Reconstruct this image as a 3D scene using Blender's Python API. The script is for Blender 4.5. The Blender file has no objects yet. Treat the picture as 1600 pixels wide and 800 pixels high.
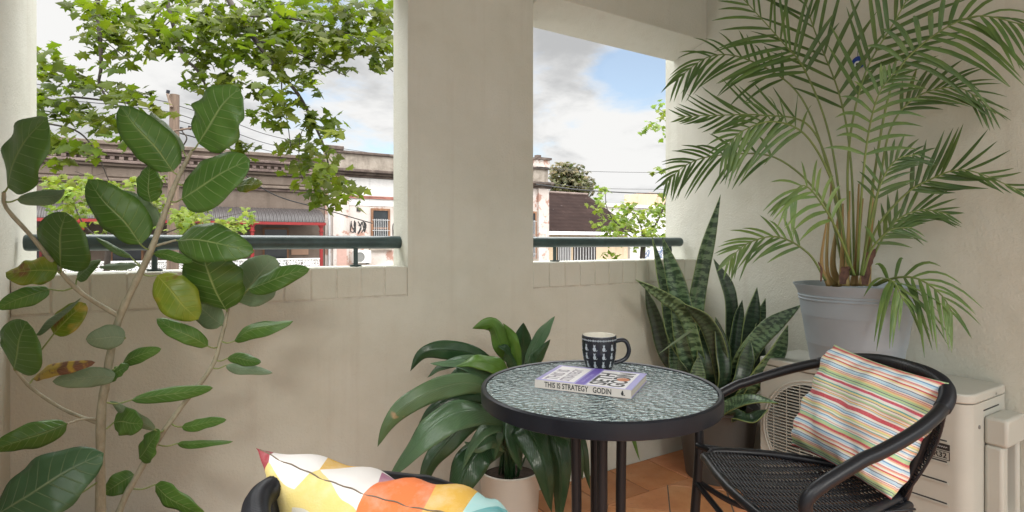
import bpy, bmesh, math, random
from mathutils import Vector, Matrix
R = math.radians
SC = bpy.context.scene
COL = SC.collection
rnd = random.Random(7)

# ---------------------------------------------------------------- camera model (metres)
F, SN, CS, EYE = 875.0, 0.53, 0.848, 1.09
def ray(px):
    u = (px - 800) / F
    return SN + CS * u, CS - SN * u
def PD(px, py, Z):
    """point at depth Z along the optical axis"""
    x, y = ray(px)
    return Vector((x * Z, y * Z, EYE + (377 - py) / F * Z))
def PY(px, py, Y):
    return PD(px, py, Y / ray(px)[1])
def PX(px, py, X):
    return PD(px, py, X / ray(px)[0])
VIEW = Vector((SN, CS, 0)); RIGHT = Vector((CS, -SN, 0)); UP = Vector((0, 0, 1))

# ---------------------------------------------------------------- mesh builder
class MB:
    def __init__(s):
        s.v = []; s.f = []; s.mi = []; s.uv = {}; s.col = {}; s.m = 0
    def add(s, vs, fs, uvs=None, col=None):
        o = len(s.v); s.v.extend([tuple(p) for p in vs])
        for k, f in enumerate(fs):
            i = len(s.f); s.f.append(tuple(o + j for j in f)); s.mi.append(s.m)
            if uvs is not None: s.uv[i] = [uvs[j] for j in f]
            if col is not None: s.col[i] = col
        return s
    def box(s, x0, x1, y0, y1, z0, z1, col=None):
        vs = [(x, y, z) for z in (z0, z1) for y in (y0, y1) for x in (x0, x1)]
        return s.add(vs, [(0, 2, 3, 1), (4, 5, 7, 6), (0, 1, 5, 4), (2, 6, 7, 3), (0, 4, 6, 2), (1, 3, 7, 5)], None, col)
    def hexa(s, b, t, col=None):
        """prism from a bottom polygon and a top polygon"""
        n = len(b)
        return s.add(list(b) + list(t), [tuple(range(n))[::-1], tuple(range(n, 2 * n))] + [(i, (i + 1) % n, n + (i + 1) % n, n + i) for i in range(n)], None, col)
    def tube(s, pts, rad, n=8, cap=True, col=None, flat=None):
        pts = [Vector(p) for p in pts]
        if not hasattr(rad, '__len__'): rad = [rad] * len(pts)
        rings = []; prev = None
        for i, p in enumerate(pts):
            t = (pts[min(i + 1, len(pts) - 1)] - pts[max(i - 1, 0)])
            if t.length < 1e-9: t = Vector((0, 0, 1))
            t.normalize()
            if prev is None:
                a = Vector((0, 0, 1)) if abs(t.z) < .9 else Vector((1, 0, 0))
                nrm = (a - t * a.dot(t)).normalized()
            else:
                nrm = (prev - t * prev.dot(t)); nrm = nrm.normalized() if nrm.length > 1e-6 else prev
            prev = nrm; b = t.cross(nrm)
            rings.append([p + (nrm * math.cos(k * 2 * math.pi / n) + b * math.sin(k * 2 * math.pi / n) * (flat or 1)) * rad[i] for k in range(n)])
        vs = [q for r in rings for q in r]; fs = []
        for i in range(len(rings) - 1):
            for k in range(n):
                k2 = (k + 1) % n
                fs.append((i * n + k, i * n + k2, (i + 1) * n + k2, (i + 1) * n + k))
        uvs = [(i / max(1, len(rings) - 1), k / n) for i in range(len(rings)) for k in range(n)]
        if cap:
            fs.append(tuple(range(n))[::-1]); fs.append(tuple((len(rings) - 1) * n + k for k in range(n)))
        return s.add(vs, fs, uvs, col)
    def lathe(s, prof, c=(0, 0, 0), n=48, closed=False):
        vs = []; fs = []; m = len(prof)
        for k in range(n):
            a = 2 * math.pi * k / n
            for r, z in prof: vs.append((c[0] + r * math.cos(a), c[1] + r * math.sin(a), c[2] + z))
        for k in range(n):
            k2 = (k + 1) % n
            for i in range(m - 1): fs.append((k * m + i, k2 * m + i, k2 * m + i + 1, k * m + i + 1))
        if not closed:
            if prof[0][0] > 1e-5: fs.append(tuple(k * m for k in range(n))[::-1])
            if prof[-1][0] > 1e-5: fs.append(tuple(k * m + m - 1 for k in range(n)))
        return s.add(vs, fs)
    def build(s, name, mats, parent=None, smooth=False, bevel=0, seg=2, angle=35):
        me = bpy.data.meshes.new(name)
        me.from_pydata(s.v, [], s.f)
        if not isinstance(mats, (list, tuple)): mats = [mats]
        for m in mats: me.materials.append(m)
        me.polygons.foreach_set('material_index', s.mi)
        if s.uv:
            l = me.uv_layers.new(name='UVMap').data
            for p in me.polygons:
                if p.index in s.uv:
                    for k, li in enumerate(p.loop_indices): l[li].uv = s.uv[p.index][k]
        if True:
            a = me.color_attributes.new('tint', 'FLOAT_COLOR', 'CORNER').data
            for p in me.polygons:
                c = s.col.get(p.index, (1, 1, 1))
                for li in p.loop_indices: a[li].color = (c[0], c[1], c[2], 1)
        if smooth:
            me.polygons.foreach_set('use_smooth', [True] * len(me.polygons))
        me.validate(); me.update()
        o = bpy.data.objects.new(name, me); COL.objects.link(o)
        if parent is not None: o.parent = parent
        if smooth == 'auto' or bevel:
            if smooth == 'auto':
                for p in me.polygons: p.use_smooth = True
                if hasattr(me, 'set_sharp_from_angle'): me.set_sharp_from_angle(angle=R(angle))
        if bevel:
            b = o.modifiers.new('bevel', 'BEVEL'); b.width = bevel; b.segments = seg; b.limit_method = 'ANGLE'; b.angle_limit = R(40)
            b.harden_normals = False
        return o

def spl(pts, n=24, vals=None):
    """Catmull-Rom through the points; returns resampled points (and values)"""
    P = [Vector(p) for p in pts]; m = len(P)
    if m == 2:
        out = [P[0].lerp(P[1], i / (n - 1)) for i in range(n)]
        if vals is None: return out
        return out, [vals[0] + (vals[1] - vals[0]) * i / (n - 1) for i in range(n)]
    ext = [P[0] * 2 - P[1]] + P + [P[-1] * 2 - P[-2]]
    out = []; vo = []
    for i in range(n):
        t = i / (n - 1) * (m - 1); k = min(int(t), m - 2); f = t - k
        a, b, c, d = ext[k], ext[k + 1], ext[k + 2], ext[k + 3]
        out.append(.5 * ((2 * b) + (c - a) * f + (2 * a - 5 * b + 4 * c - d) * f * f + (3 * b - a - 3 * c + d) * f ** 3))
        if vals is not None: vo.append(vals[k] + (vals[k + 1] - vals[k]) * f)
    return out if vals is None else (out, vo)

def tag(o, label=None, cat=None, group=None, kind=None):
    if label: o['label'] = label
    if cat: o['category'] = cat
    if group: o['group'] = group
    if kind: o['kind'] = kind
    return o
def thing(name, label, cat, loc=(0, 0, 0), group=None):
    o = bpy.data.objects.new(name, None); o.empty_display_size = .1; COL.objects.link(o)
    o.location = loc; return tag(o, label, cat, group)
def settle(o):
    """children were modelled in world coordinates: keep them there under a moved empty"""
    M = Matrix.Translation(-Vector(o.location))
    for c in o.children: 
        c.data.transform(M)
        for g in c.children: g.data.transform(M)

# ---------------------------------------------------------------- materials
class NT:
    def __init__(s, name):
        s.mat = bpy.data.materials.new(name); s.mat.use_nodes = True
        s.t = s.mat.node_tree; s.n = s.t.nodes; s.bs = s.n['Principled BSDF']; s.out = s.n['Material Output']
    def node(s, typ, **kw):
        n = s.n.new(typ)
        for k, v in kw.items(): setattr(n, k, v)
        return n
    def link(s, a, b): s.t.links.new(a, b)
    def put(s, sock, val):
        if hasattr(val, 'is_output') or isinstance(val, bpy.types.NodeSocket): s.link(val, sock)
        else:
            if isinstance(val, (tuple, list)) and len(val) == 3 and sock.type == 'RGBA': val = (*val, 1)
            sock.default_value = val
    def m(s, op, a, b=None, c=None, clamp=False):
        n = s.node('ShaderNodeMath', operation=op); n.use_clamp = clamp
        s.put(n.inputs[0], a)
        if b is not None: s.put(n.inputs[1], b)
        if c is not None: s.put(n.inputs[2], c)
        return n.outputs[0]
    def mix(s, f, a, b, mode='MIX'):
        n = s.node('ShaderNodeMix', data_type='RGBA', blend_type=mode)
        s.put(n.inputs[0], f); s.put(n.inputs[6], a); s.put(n.inputs[7], b); return n.outputs[2]
    def coord(s, kind='Object'): return s.node('ShaderNodeTexCoord').outputs[kind]
    def mapv(s, v, scale=(1, 1, 1), loc=(0, 0, 0), rot=(0, 0, 0)):
        n = s.node('ShaderNodeMapping'); s.link(v, n.inputs[0]); n.inputs['Scale'].default_value = scale
        n.inputs['Location'].default_value = loc; n.inputs['Rotation'].default_value = rot; return n.outputs[0]
    def noise(s, v, sc, det=3, rough=.5, dist=0):
        n = s.node('ShaderNodeTexNoise'); s.link(v, n.inputs['Vector']); n.inputs['Scale'].default_value = sc
        n.inputs['Detail'].default_value = det; n.inputs['Roughness'].default_value = rough; n.inputs['Distortion'].default_value = dist
        return n.outputs[0]
    def voro(s, v, sc, feature='F1', out=0, rand=1):
        n = s.node('ShaderNodeTexVoronoi', feature=feature); s.link(v, n.inputs['Vector']); n.inputs['Scale'].default_value = sc
        if 'Randomness' in n.inputs: n.inputs['Randomness'].default_value = rand
        return n.outputs[out]
    def ramp(s, f, stops, interp='LINEAR'):
        n = s.node('ShaderNodeValToRGB'); s.put(n.inputs[0], f); cr = n.color_ramp; cr.interpolation = interp
        while len(cr.elements) < len(stops): cr.elements.new(.5)
        for e, (p, c) in zip(cr.elements, stops):
            e.position = p; e.color = (*c, 1) if len(c) == 3 else c
        return n.outputs[0]
    def rng(s, v, a, b, c=0, d=1):
        n = s.node('ShaderNodeMapRange'); s.put(n.inputs[0], v)
        for i, k in enumerate((a, b, c, d)): n.inputs[i + 1].default_value = k
        return n.outputs[0]
    def bump(s, h, st=.3, dist=.01, prev=None):
        n = s.node('ShaderNodeBump'); s.put(n.inputs['Height'], h); n.inputs['Strength'].default_value = st; n.inputs['Distance'].default_value = dist
        if prev is not None: s.link(prev, n.inputs['Normal'])
        return n.outputs[0]
    def set(s, col=None, rough=None, bump=None, **kw):
        if col is not None: s.put(s.bs.inputs['Base Color'], col)
        if rough is not None: s.put(s.bs.inputs['Roughness'], rough)
        if bump is not None: s.link(bump, s.bs.inputs['Normal'])
        for k, v in kw.items(): s.put(s.bs.inputs[k.replace('_', ' ')], v)
        return s
    def transluce(s, col, amt, normal=None):
        t = s.node('ShaderNodeBsdfTranslucent'); s.put(t.inputs[0], col)
        x = s.node('ShaderNodeMixShader'); x.inputs[0].default_value = amt
        s.link(s.bs.outputs[0], x.inputs[1]); s.link(t.outputs[0], x.inputs[2]); s.link(x.outputs[0], s.out.inputs[0])
        return s
    def uvxy(s):
        n = s.node('ShaderNodeSeparateXYZ'); s.link(s.coord('UV'), n.inputs[0]); return n.outputs[0], n.outputs[1]
    def attr(s, name='tint'):
        n = s.node('ShaderNodeAttribute'); n.attribute_name = name; return n.outputs['Color']
    def done(s, col=(.5, .5, .5)):
        s.mat.diffuse_color = (*col, 1); return s.mat

def plain(name, col, rough=.5, var=.06, sc=8, bump=0, bsc=60, metal=0, tint=False, **kw):
    n = NT(name); v = n.coord()
    f = n.rng(n.noise(v, sc, 4, .6), .3, .7, 1 - var, 1 + var)
    c = n.mix(1, col, n.node('ShaderNodeCombineColor').outputs[0]) if False else None
    vm = n.node('ShaderNodeVectorMath', operation='SCALE'); vm.inputs[0].default_value = col; n.link(f, vm.inputs['Scale'])
    c = vm.outputs[0]
    if tint: c = n.mix(1, c, n.attr(), 'MULTIPLY')
    b = n.bump(n.noise(v, bsc, 4, .6), bump, .004) if bump else None
    n.set(c, rough, b, Metallic=metal)
    for k, x in kw.items(): n.put(n.bs.inputs[k.replace('_', ' ')], x)
    return n.done(col)

MAT = {}
def wall_mat():
    n = NT('render_paint'); v = n.coord()
    big = n.noise(v, 1.7, 5, .6, .3); mid = n.noise(v, 9, 4, .6)
    c = n.ramp(n.m('ADD', n.m('MULTIPLY', big, .7), n.m('MULTIPLY', mid, .3)), [(.3, (.53, .53, .45)), (.5, (.59, .592, .515)), (.7, (.63, .632, .565))])
    drip = n.noise(n.mapv(v, (14, 14, .8)), 1, 4, .6)
    c = n.mix(n.rng(drip, .56, .8, 0, .32), c, (.43, .39, .32))
    grime = n.noise(v, 26, 5, .7); c = n.mix(n.rng(grime, .64, .74, 0, .25), c, (.38, .34, .27))
    h = n.m('ADD', n.m('MULTIPLY', n.noise(v, 7, 3), 2.5), n.m('MULTIPLY', n.noise(v, 110, 5, .7), 1.4))
    n.set(c, .72, n.bump(h, .6, .004)); return n.done((.66, .62, .55))
MAT['wall'] = wall_mat()

def leaf_mat(name, c1, c2, vein, nv=9, slope=1.0, rough=.38, tr=.25, trc=(.25, .45, .06), veinw=.035, spots=None, vamt=.75, bumpv=.5):
    """blade material: u runs base to tip, v across"""
    n = NT(name); u, w = n.uvxy(); o = n.coord()
    a = n.m('MULTIPLY', n.m('ABSOLUTE', n.m('SUBTRACT', w, .5)), 2)
    mid = n.rng(a, .0, veinw * 1.6, 1, 0)
    st = n.m('FRACT', n.m('ADD', n.m('SUBTRACT', n.m('MULTIPLY', u, nv), n.m('MULTIPLY', a, nv * .16 * slope)), .1))
    d = n.m('ABSOLUTE', n.m('SUBTRACT', st, .5))
    side = n.m('MULTIPLY', n.rng(d, 0, .065, 1, 0), n.rng(a, .3, .95, 1, .25))
    vn = n.m('MAXIMUM', n.m('MULTIPLY', mid, n.rng(u, .5, 1, 1, .3)), n.m('MULTIPLY', side, .7))
    base = n.mix(n.rng(n.noise(o, 14, 3), .35, .65), c1, c2)
    base = n.mix(1, base, n.attr(), 'MULTIPLY')
    if spots:
        sp = n.noise(n.coord(), spots[0], 3, .6)
        base = n.mix(n.rng(sp, spots[1], spots[1] + .06), base, spots[2])
        if len(spots) > 3: base = n.mix(n.rng(n.noise(n.mapv(o, loc=(3, 1, 2)), spots[0] * 1.3, 3, .6), spots[1] + .04, spots[1] + .08), base, spots[3])
    c = n.mix(n.m('MULTIPLY', vn, vamt), base, vein)
    h = n.m('ADD', n.m('MULTIPLY', vn, -1), n.m('MULTIPLY', n.noise(o, 60, 3), .4))
    n.set(c, rough, n.bump(h, bumpv, .003)); n.transluce(n.mix(.5, c, trc), tr)
    return n.done(c1)
MAT['fic'] = leaf_mat('ficus_leaf', (.065, .155, .024), (.095, .20, .036), (.40, .50, .20))
MAT['fic_under'] = leaf_mat('ficus_leaf_underside', (.16, .225, .13), (.21, .29, .18), (.36, .42, .28), rough=.6)
MAT['fic_yellow'] = leaf_mat('ficus_leaf_yellowing', (.13, .24, .02), (.30, .34, .03), (.45, .5, .12), spots=(9, .56, (.45, .33, .05), (.22, .10, .04)))
MAT['fic_dry'] = leaf_mat('ficus_leaf_dying', (.42, .30, .05), (.50, .33, .08), (.45, .33, .12), spots=(22, .5, (.20, .09, .06)))
MAT['fic_scar'] = leaf_mat('ficus_leaf_scarred', (.05, .12, .05), (.07, .15, .07), (.30, .38, .2), spots=(7, .635, (.25, .28, .04), (.5, .34, .2)), rough=.33)
MAT['lily'] = leaf_mat('lily_leaf', (.022, .066, .024), (.040, .098, .040), (.09, .18, .08), nv=20, slope=2.2, rough=.28, tr=.12, vamt=.55, veinw=.03, bumpv=1)
MAT['lily_light'] = leaf_mat('lily_leaf_light', (.075, .15, .075), (.10, .19, .09), (.16, .27, .15), nv=20, slope=2.2, rough=.3, tr=.15, vamt=.5, bumpv=1)
MAT['lily_green'] = leaf_mat('lily_leaf_fresh', (.07, .16, .02), (.10, .22, .03), (.2, .32, .1), nv=18, slope=2.2, rough=.35, tr=.25, vamt=.4)
MAT['lily_brown'] = leaf_mat('lily_leaf_browned', (.075, .14, .06), (.10, .18, .08), (.16, .25, .13), nv=18, slope=2.2, rough=.35, tr=.15, spots=(11, .655, (.40, .28, .15), (.2, .09, .04)))
MAT['palm'] = leaf_mat('palm_leaflet', (.062, .13, .045), (.115, .19, .055), (.09, .17, .07), nv=1, rough=.36, tr=.22, vamt=.3)
def snake_mat(name, dark, light):
    n = NT(name); u, w = n.uvxy(); o = n.coord()
    nz = n.noise(n.mapv(o, (1, 1, 2.6)), 26, 4, .65, .6)
    band = n.m('ADD', n.m('MULTIPLY', n.m('SINE', n.m('MULTIPLY', u, 150)), .07), nz)
    c = n.mix(n.rng(band, .45, .56), dark, light)
    a = n.m('ABSOLUTE', n.m('SUBTRACT', w, .5))
    c = n.mix(n.rng(a, .46, .49), c, (.16, .22, .07))
    c = n.mix(1, c, n.attr(), 'MULTIPLY')
    n.set(c, .34, n.bump(nz, .2, .003)); return n.done(dark)
MAT['snake'] = snake_mat('snake_leaf', (.025, .062, .028), (.13, .22, .11))
MAT['snake_dark'] = snake_mat('snake_leaf_dark', (.018, .04, .022), (.045, .085, .045))

def bark_mat(name, c1, c2, sc=30, stretch=.25, rough=.8):
    n = NT(name); o = n.coord(); nz = n.noise(n.mapv(o, (1, 1, stretch)), sc, 5, .65)
    n.set(n.ramp(nz, [(.3, c1), (.7, c2)]), rough, n.bump(nz, .5, .006)); return n.done(c1)
MAT['fic_stem'] = bark_mat('ficus_stem', (.24, .23, .16), (.42, .40, .30), 40, .5)
MAT['fic_petiole'] = bark_mat('ficus_petiole', (.17, .24, .07), (.27, .32, .12), 60)
MAT['bark'] = bark_mat('branch_bark', (.022, .016, .012), (.055, .042, .033), 12)
MAT['cane'] = bark_mat('palm_cane', (.30, .17, .06), (.32, .27, .10), 25, .15, .55)
MAT['rachis'] = plain('palm_rachis', (.16, .22, .06), .45, .2)
MAT['pole'] = bark_mat('timber_pole', (.09, .06, .045), (.2, .14, .1), 10, .08)

def tree_leaf(name, c1, c2, tr=.4):
    n = NT(name); o = n.coord()
    c = n.mix(n.rng(n.noise(o, 3, 2), .35, .65), c1, c2); c = n.mix(1, c, n.attr(), 'MULTIPLY')
    n.set(c, .6, Specular_IOR_Level=.25); n.transluce(n.mix(.35, c, (.16, .26, .01)), tr); return n.done(c1)
MAT['plane'] = tree_leaf('plane_leaf', (.050, .076, .003), (.09, .125, .006), .5)
MAT['plane_far'] = tree_leaf('plane_leaf_far', (.09, .145, .012), (.14, .19, .02), .4)
MAT['darktree'] = tree_leaf('dark_leaf', (.05, .06, .03), (.09, .075, .04), .2)

MAT['black'] = plain('black_metal', (.010, .011, .014), .34, .1, 20, .05, 90, Specular_IOR_Level=.32)
MAT['wicker'] = plain('black_wicker', (.012, .013, .017), .36, .25, 60, Specular_IOR_Level=.4)
MAT['rim'] = plain('table_rim_paint', (.008, .010, .015), .38, .15, 20, .05, 120, Specular_IOR_Level=.3)
MAT['white'] = plain('white_paint', (.75, .75, .72), .5, .05)
MAT['rail'] = plain('rail_paint', (.035, .062, .062), .35, .25, 25, .15, 50)
MAT['potgrey'] = plain('grey_pot_plastic', (.29, .345, .39), .48, .05, 6, .03, 80)
MAT['potdark'] = plain('dark_pot_plastic', (.075, .075, .07), .55, .1, 6)
MAT['potcream'] = plain('cream_pot_glaze', (.52, .49, .43), .4, .05, 6)
MAT['soil'] = plain('potting_soil', (.035, .022, .015), .95, .5, 60, .8, 80)
MAT['ac'] = plain('ac_casing', (.46, .465, .42), .45, .05, 5, .03, 60)
MAT['acdark'] = plain('ac_dark', (.03, .03, .03), .6, .2)
MAT['coil'] = plain('ac_coil', (.2, .2, .19), .5, .3, 60)
MAT['ink'] = plain('black_ink', (.02, .02, .02), .5, .1)
MAT['inkgrey'] = plain('grey_ink', (.33, .31, .36), .5, .1)
MAT['lilac'] = plain('lilac_cover', (.36, .34, .66), .35, .05)
MAT['violet'] = plain('violet_cover', (.14, .09, .45), .35, .05)
MAT['cover'] = plain('white_cover', (.8, .8, .82), .35, .03)
MAT['spine'] = plain('spine_paper', (.60, .56, .52), .45, .04)
MAT['orange_ink'] = plain('orange_ink', (.5, .17, .06), .5, .1)
def pages():
    n = NT('book_pages'); o = n.coord(); w = n.noise(n.mapv(o, (2, 2, 900)), 1, 2)
    n.set(n.ramp(w, [(.35, (.45, .41, .35)), (.65, (.68, .64, .56))]), .8); return n.done()
MAT['pages'] = pages()
MAT['mug'] = plain('mug_glaze', (.018, .02, .028), .18, .1)
MAT['mugin'] = plain('mug_inside', (.72, .70, .62), .25, .03)
MAT['mugcat'] = plain('mug_print', (.42, .47, .52), .35, .1)
MAT['eyeblue'] = plain('blue_glass', (.01, .05, .35), .12, .1)
MAT['eyewhite'] = plain('white_glass', (.75, .82, .9), .15, .03)
def glass():
    n = NT('hammered_glass'); o = n.coord()
    v = n.mapv(o, (1, 1.6, 1), rot=(0, 0, R(-32)))
    h = n.node('ShaderNodeTexVoronoi', feature='SMOOTH_F1'); n.link(v, h.inputs['Vector']); h.inputs['Scale'].default_value = 70
    hh = n.m('ADD', h.outputs[0], n.m('MULTIPLY', n.noise(v, 90, 2), .5))
    n.set((.60, .83, .86), .05, n.bump(hh, 1, .04)); n.put(n.bs.inputs['Transmission Weight'], .42); n.put(n.bs.inputs['Coat Weight'], 1); n.put(n.bs.inputs['Coat IOR'], 1.9); n.link(n.bump(hh, 1, .012), n.bs.inputs['Coat Normal']); n.put(n.bs.inputs['IOR'], 1.6)
    n.put(n.bs.inputs['Specular IOR Level'], .9)
    return n.done((.6, .7, .7))
MAT['glass'] = glass()
def terracotta():
    n = NT('terracotta_tile'); o = n.coord()
    c = n.ramp(n.noise(o, 6, 5, .6), [(.3, (.42, .165, .07)), (.5, (.52, .225, .10)), (.72, (.58, .29, .15))])
    c = n.mix(1, c, n.attr(), 'MULTIPLY'); c = n.mix(n.rng(n.noise(o, 40, 4), .62, .75, 0, .5), c, (.2, .1, .06))
    n.set(c, n.rng(n.noise(o, 9, 3), .3, .7, .38, .6), n.bump(n.noise(o, 50, 4), .15, .003)); return n.done()
MAT['tile'] = terracotta()
MAT['grout'] = plain('tile_grout', (.13, .11, .09), .9, .3, 30, .3, 90)
# ================================================================ balcony shell
XR, XL, YP, TH = 2.426, -.351, 2.02, .155
SILL = .996
MAT['joint'] = plain('painted_mortar', (.56, .54, .47), .9, .2, 20)
shell = thing('apartment_building', 'cream rendered balcony of an apartment building, with brick coping and wide column', 'building', (XL, YP, 0))
m = MB(); pg = [(XL, -.3), (XR, -.3), (XR, SILL - .115), (1.371, SILL - .115), (1.371, 2.9), (.794, 2.9), (.794, SILL - .115), (XL, SILL - .115)]
m.add([(x, YP, z) for x, z in pg] + [(x, YP + TH, z) for x, z in pg], [(0, 1, 2, 3, 6, 7), (3, 4, 5, 6), (8, 15, 14, 11, 10, 9), (11, 14, 13, 12)] + [(i, i + 8, (i + 1) % 8 + 8, (i + 1) % 8) for i in range(8)])
m.build('front_wall', MAT['wall'], shell)
# coping of bricks on edge, painted over with the wall
for xa, xb in ((XL + .001, .7935), (1.3715, XR - .001)):
    cp = MB(); nb = round((xb - xa) / .0855); st = (xb - xa) / nb
    for k in range(nb):
        dy = rnd.uniform(-.0012, .0008)
        cp.box(xa + k * st, xa + (k + 1) * st - .0042, YP - .0008 + dy, YP + TH + .012, SILL - .109, SILL + rnd.uniform(-.0012, .0012))
    cp.build('coping', MAT['wall'], shell, bevel=.003)
    cj = MB(); cj.box(xa + .0004, xb - .0004, YP + .003, YP + TH + .006, SILL - .1149, SILL - .0045); cj.build('mortar', MAT['joint'], shell)
# lintel with a slightly sloping soffit
def ln(yi, zi, yo, zo, x0, x1, m):
    m.hexa([(x0, yi, zi), (x1, yi, zi), (x1, yo, zo), (x0, yo, zo)], [(x0, yi, 2.9), (x1, yi, 2.9), (x1, yo, 2.9), (x0, yo, 2.9)])
m = MB(); ln(1.95, 2.141, YP + TH + .002, 2.093, 1.372, XR, m); m.build('lintel', MAT['wall'], shell, bevel=.004)
m = MB(); ln(1.95, 2.141, YP + TH + .002, 2.093, XL, .793, m); m.build('lintel', MAT['wall'], shell, bevel=.004)
m = MB(); m.box(XR, XR + .2, -.6, 2.235, -.3, 2.9); m.build('side_wall', MAT['wall'], shell)
m = MB(); m.box(XL - .2, XL, 1.0, 2.40, -.3, 2.9); m.build('side_wall', MAT['wall'], shell)
m = MB(); m.box(XL - .2, XR + .2, -1.3, 1.949, 2.45, 2.65); m.build('ceiling', MAT['wall'], shell)
settle(shell)

# floor: grout bed and terracotta tiles (one row square to the wall, the field on the diagonal)
fl = MB(); fl.m = 1; fl.box(XL, XR, -1.2, YP, -.3, -.003); fl.m = 0
def clip(poly, f):
    out = []
    for i in range(len(poly)):
        a, b = poly[i], poly[(i + 1) % len(poly)]; fa, fb = f(a), f(b)
        if fa >= 0: out.append(a)
        if fa * fb < 0:
            t = fa / (fa - fb); out.append((a[0] + (b[0] - a[0]) * t, a[1] + (b[1] - a[1]) * t))
    return out
def tile(poly):
    for f in (lambda p: p[0] - XL, lambda p: XR - p[0], lambda p: p[1] + 1.2, lambda p: YP - .002 - p[1]):
        poly = clip(poly, f)
        if len(poly) < 3: return
    cx = sum(p[0] for p in poly) / len(poly); cy = sum(p[1] for p in poly) / len(poly)
    g = rnd.uniform(.78, 1.18); c = (g * rnd.uniform(.95, 1.05), g, g * rnd.uniform(.88, 1.1)); z = rnd.uniform(-.0006, .0006)
    def ins(d, zz):
        o = []
        for p in poly:
            l = math.hypot(p[0] - cx, p[1] - cy); k = max(0, (l - d * 1.2) / l) if l > 1e-6 else 0
            o.append((cx + (p[0] - cx) * k, cy + (p[1] - cy) * k, zz))
        return o
    fl.hexa(ins(.003, -.004), ins(.005, 0 + z), c)
YJ = 1.756
for i in range(-12, 8):
    x0 = 2.055 + i * .25; tile([(x0, YJ), (x0 + .25, YJ), (x0 + .25, YP), (x0, YP)])
ax, ay, q = 1.917, YJ, .25 / math.sqrt(2)
for i in range(-16, 17):
    for j in range(-16, 17):
        cx, cy = ax + (i + j) * q, ay - q + (i - j) * q
        p = [(cx + q, cy), (cx, cy + q), (cx - q, cy), (cx, cy - q)]
        p = clip(p, lambda t: YJ - t[1])
        if len(p) > 2 and cy > -1.3 and -.6 < cx < 2.7: tile(p)
o = fl.build('floor', [MAT['tile'], MAT['grout']]); tag(o, kind='structure')

# ---------------------------------------------------------------- handrails
def handrail(x0, x1, posts, label):
    r = thing('handrail', label, 'handrail', ((x0 + x1) / 2, 2.105, SILL), 'green handrails above the parapet')
    y, z = 2.105, 1.086; n = 24; rr = .0245
    m = MB(); pts = [(x0, y, z)] + [(x0 + (x1 - x0) * t, y, z) for t in (.003, .01, .5, .99, .997)] + [(x1, y, z)]
    m.tube(pts, [rr * .8, rr * .95, rr, rr, rr, rr * .95, rr * .8], n)
    m.build('rail', MAT['rail'], r, smooth='auto')
    for px in posts:
        m = MB(); m.tube([(px, y, SILL - .02), (px, y, z - .015)], .0085, 12)
        m.tube([(px, y, SILL - .001), (px, y, SILL + .006)], .022, 14); m.build('post', MAT['rail'], r, smooth='auto')
    settle(r)
handrail(-.336, .800, (-.02, .62), 'dark green tube handrail over the sill, left of the wide column')
handrail(1.365, 2.40, (1.55, 2.32), 'dark green tube handrail over the sill, right of the wide column')

# ---------------------------------------------------------------- glass table
TX, TY, TR, TZ = .947, 1.097, .30, .722
tb = thing('bistro_table', 'round black metal table with a hammered glass top', 'table', (TX, TY, 0))
m = MB(); c = (TX, TY, 0)
m.lathe([(TR - .012, TZ - .004), (TR - .011, TZ), (TR - .004, TZ + .002), (TR, TZ - .002), (TR + .001, TZ - .02), (TR, TZ - .036), (TR - .004, TZ - .038), (TR - .0125, TZ - .036), (TR - .0125, TZ - .012), (TR - .018, TZ - .011), (TR - .018, TZ - .0075), (TR - .012, TZ - .0072), (TR - .012, TZ - .004)], c, 96, closed=True)
m.build('rim', MAT['rim'], tb, smooth='auto')
m = MB(); m.lathe([(.0, TZ - .007), (TR - .0135, TZ - .007), (TR - .0135, TZ - .002), (0, TZ - .002)], c, 96)
m.build('glass_top', MAT['glass'], tb, smooth='auto')
m = MB()
for a in (0, 90):
    d = Vector((math.cos(R(a - 32 + 90)), math.sin(R(a - 32 + 90)), 0)); p = Vector((TX, TY, TZ - .026))
    m.tube([p - d * (TR - .012), p + d * (TR - .012)], .007 if a else .0072, 10)
m.build('cross_brace', MAT['black'], tb, smooth='auto')
for k in range(4):
    a = R(-32 + 90 * k); d = Vector((math.cos(a), math.sin(a), 0)); b = Vector((TX, TY, 0))
    m = MB(); m.tube(spl([b + d * .25 + UP * .69, b + d * .12 + UP * .685, b + d * .066 + UP * .655, b + d * .059 + UP * .60, b + d * .057 + UP * .3, b + d * .07 + UP * .12, b + d * .16 + UP * .03, b + d * .25 + UP * .013], 40), .0130, 12)
    m.build('leg', MAT['black'], tb, smooth='auto')
    f = MB(); f.tube([b + d * .25 + UP * .0, b + d * .25 + UP * .012], .016, 12); f.build('rubber_foot', MAT['black'], tb, smooth='auto')
for z in (.2,):
    m = MB(); m.lathe([(.046, z - .004), (.046, z + .004), (.078, z + .004), (.078, z - .004)], (TX, TY, 0), 40, closed=False)
    m.build('leg_ring', MAT['black'], tb, smooth='auto')
settle(tb)

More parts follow.
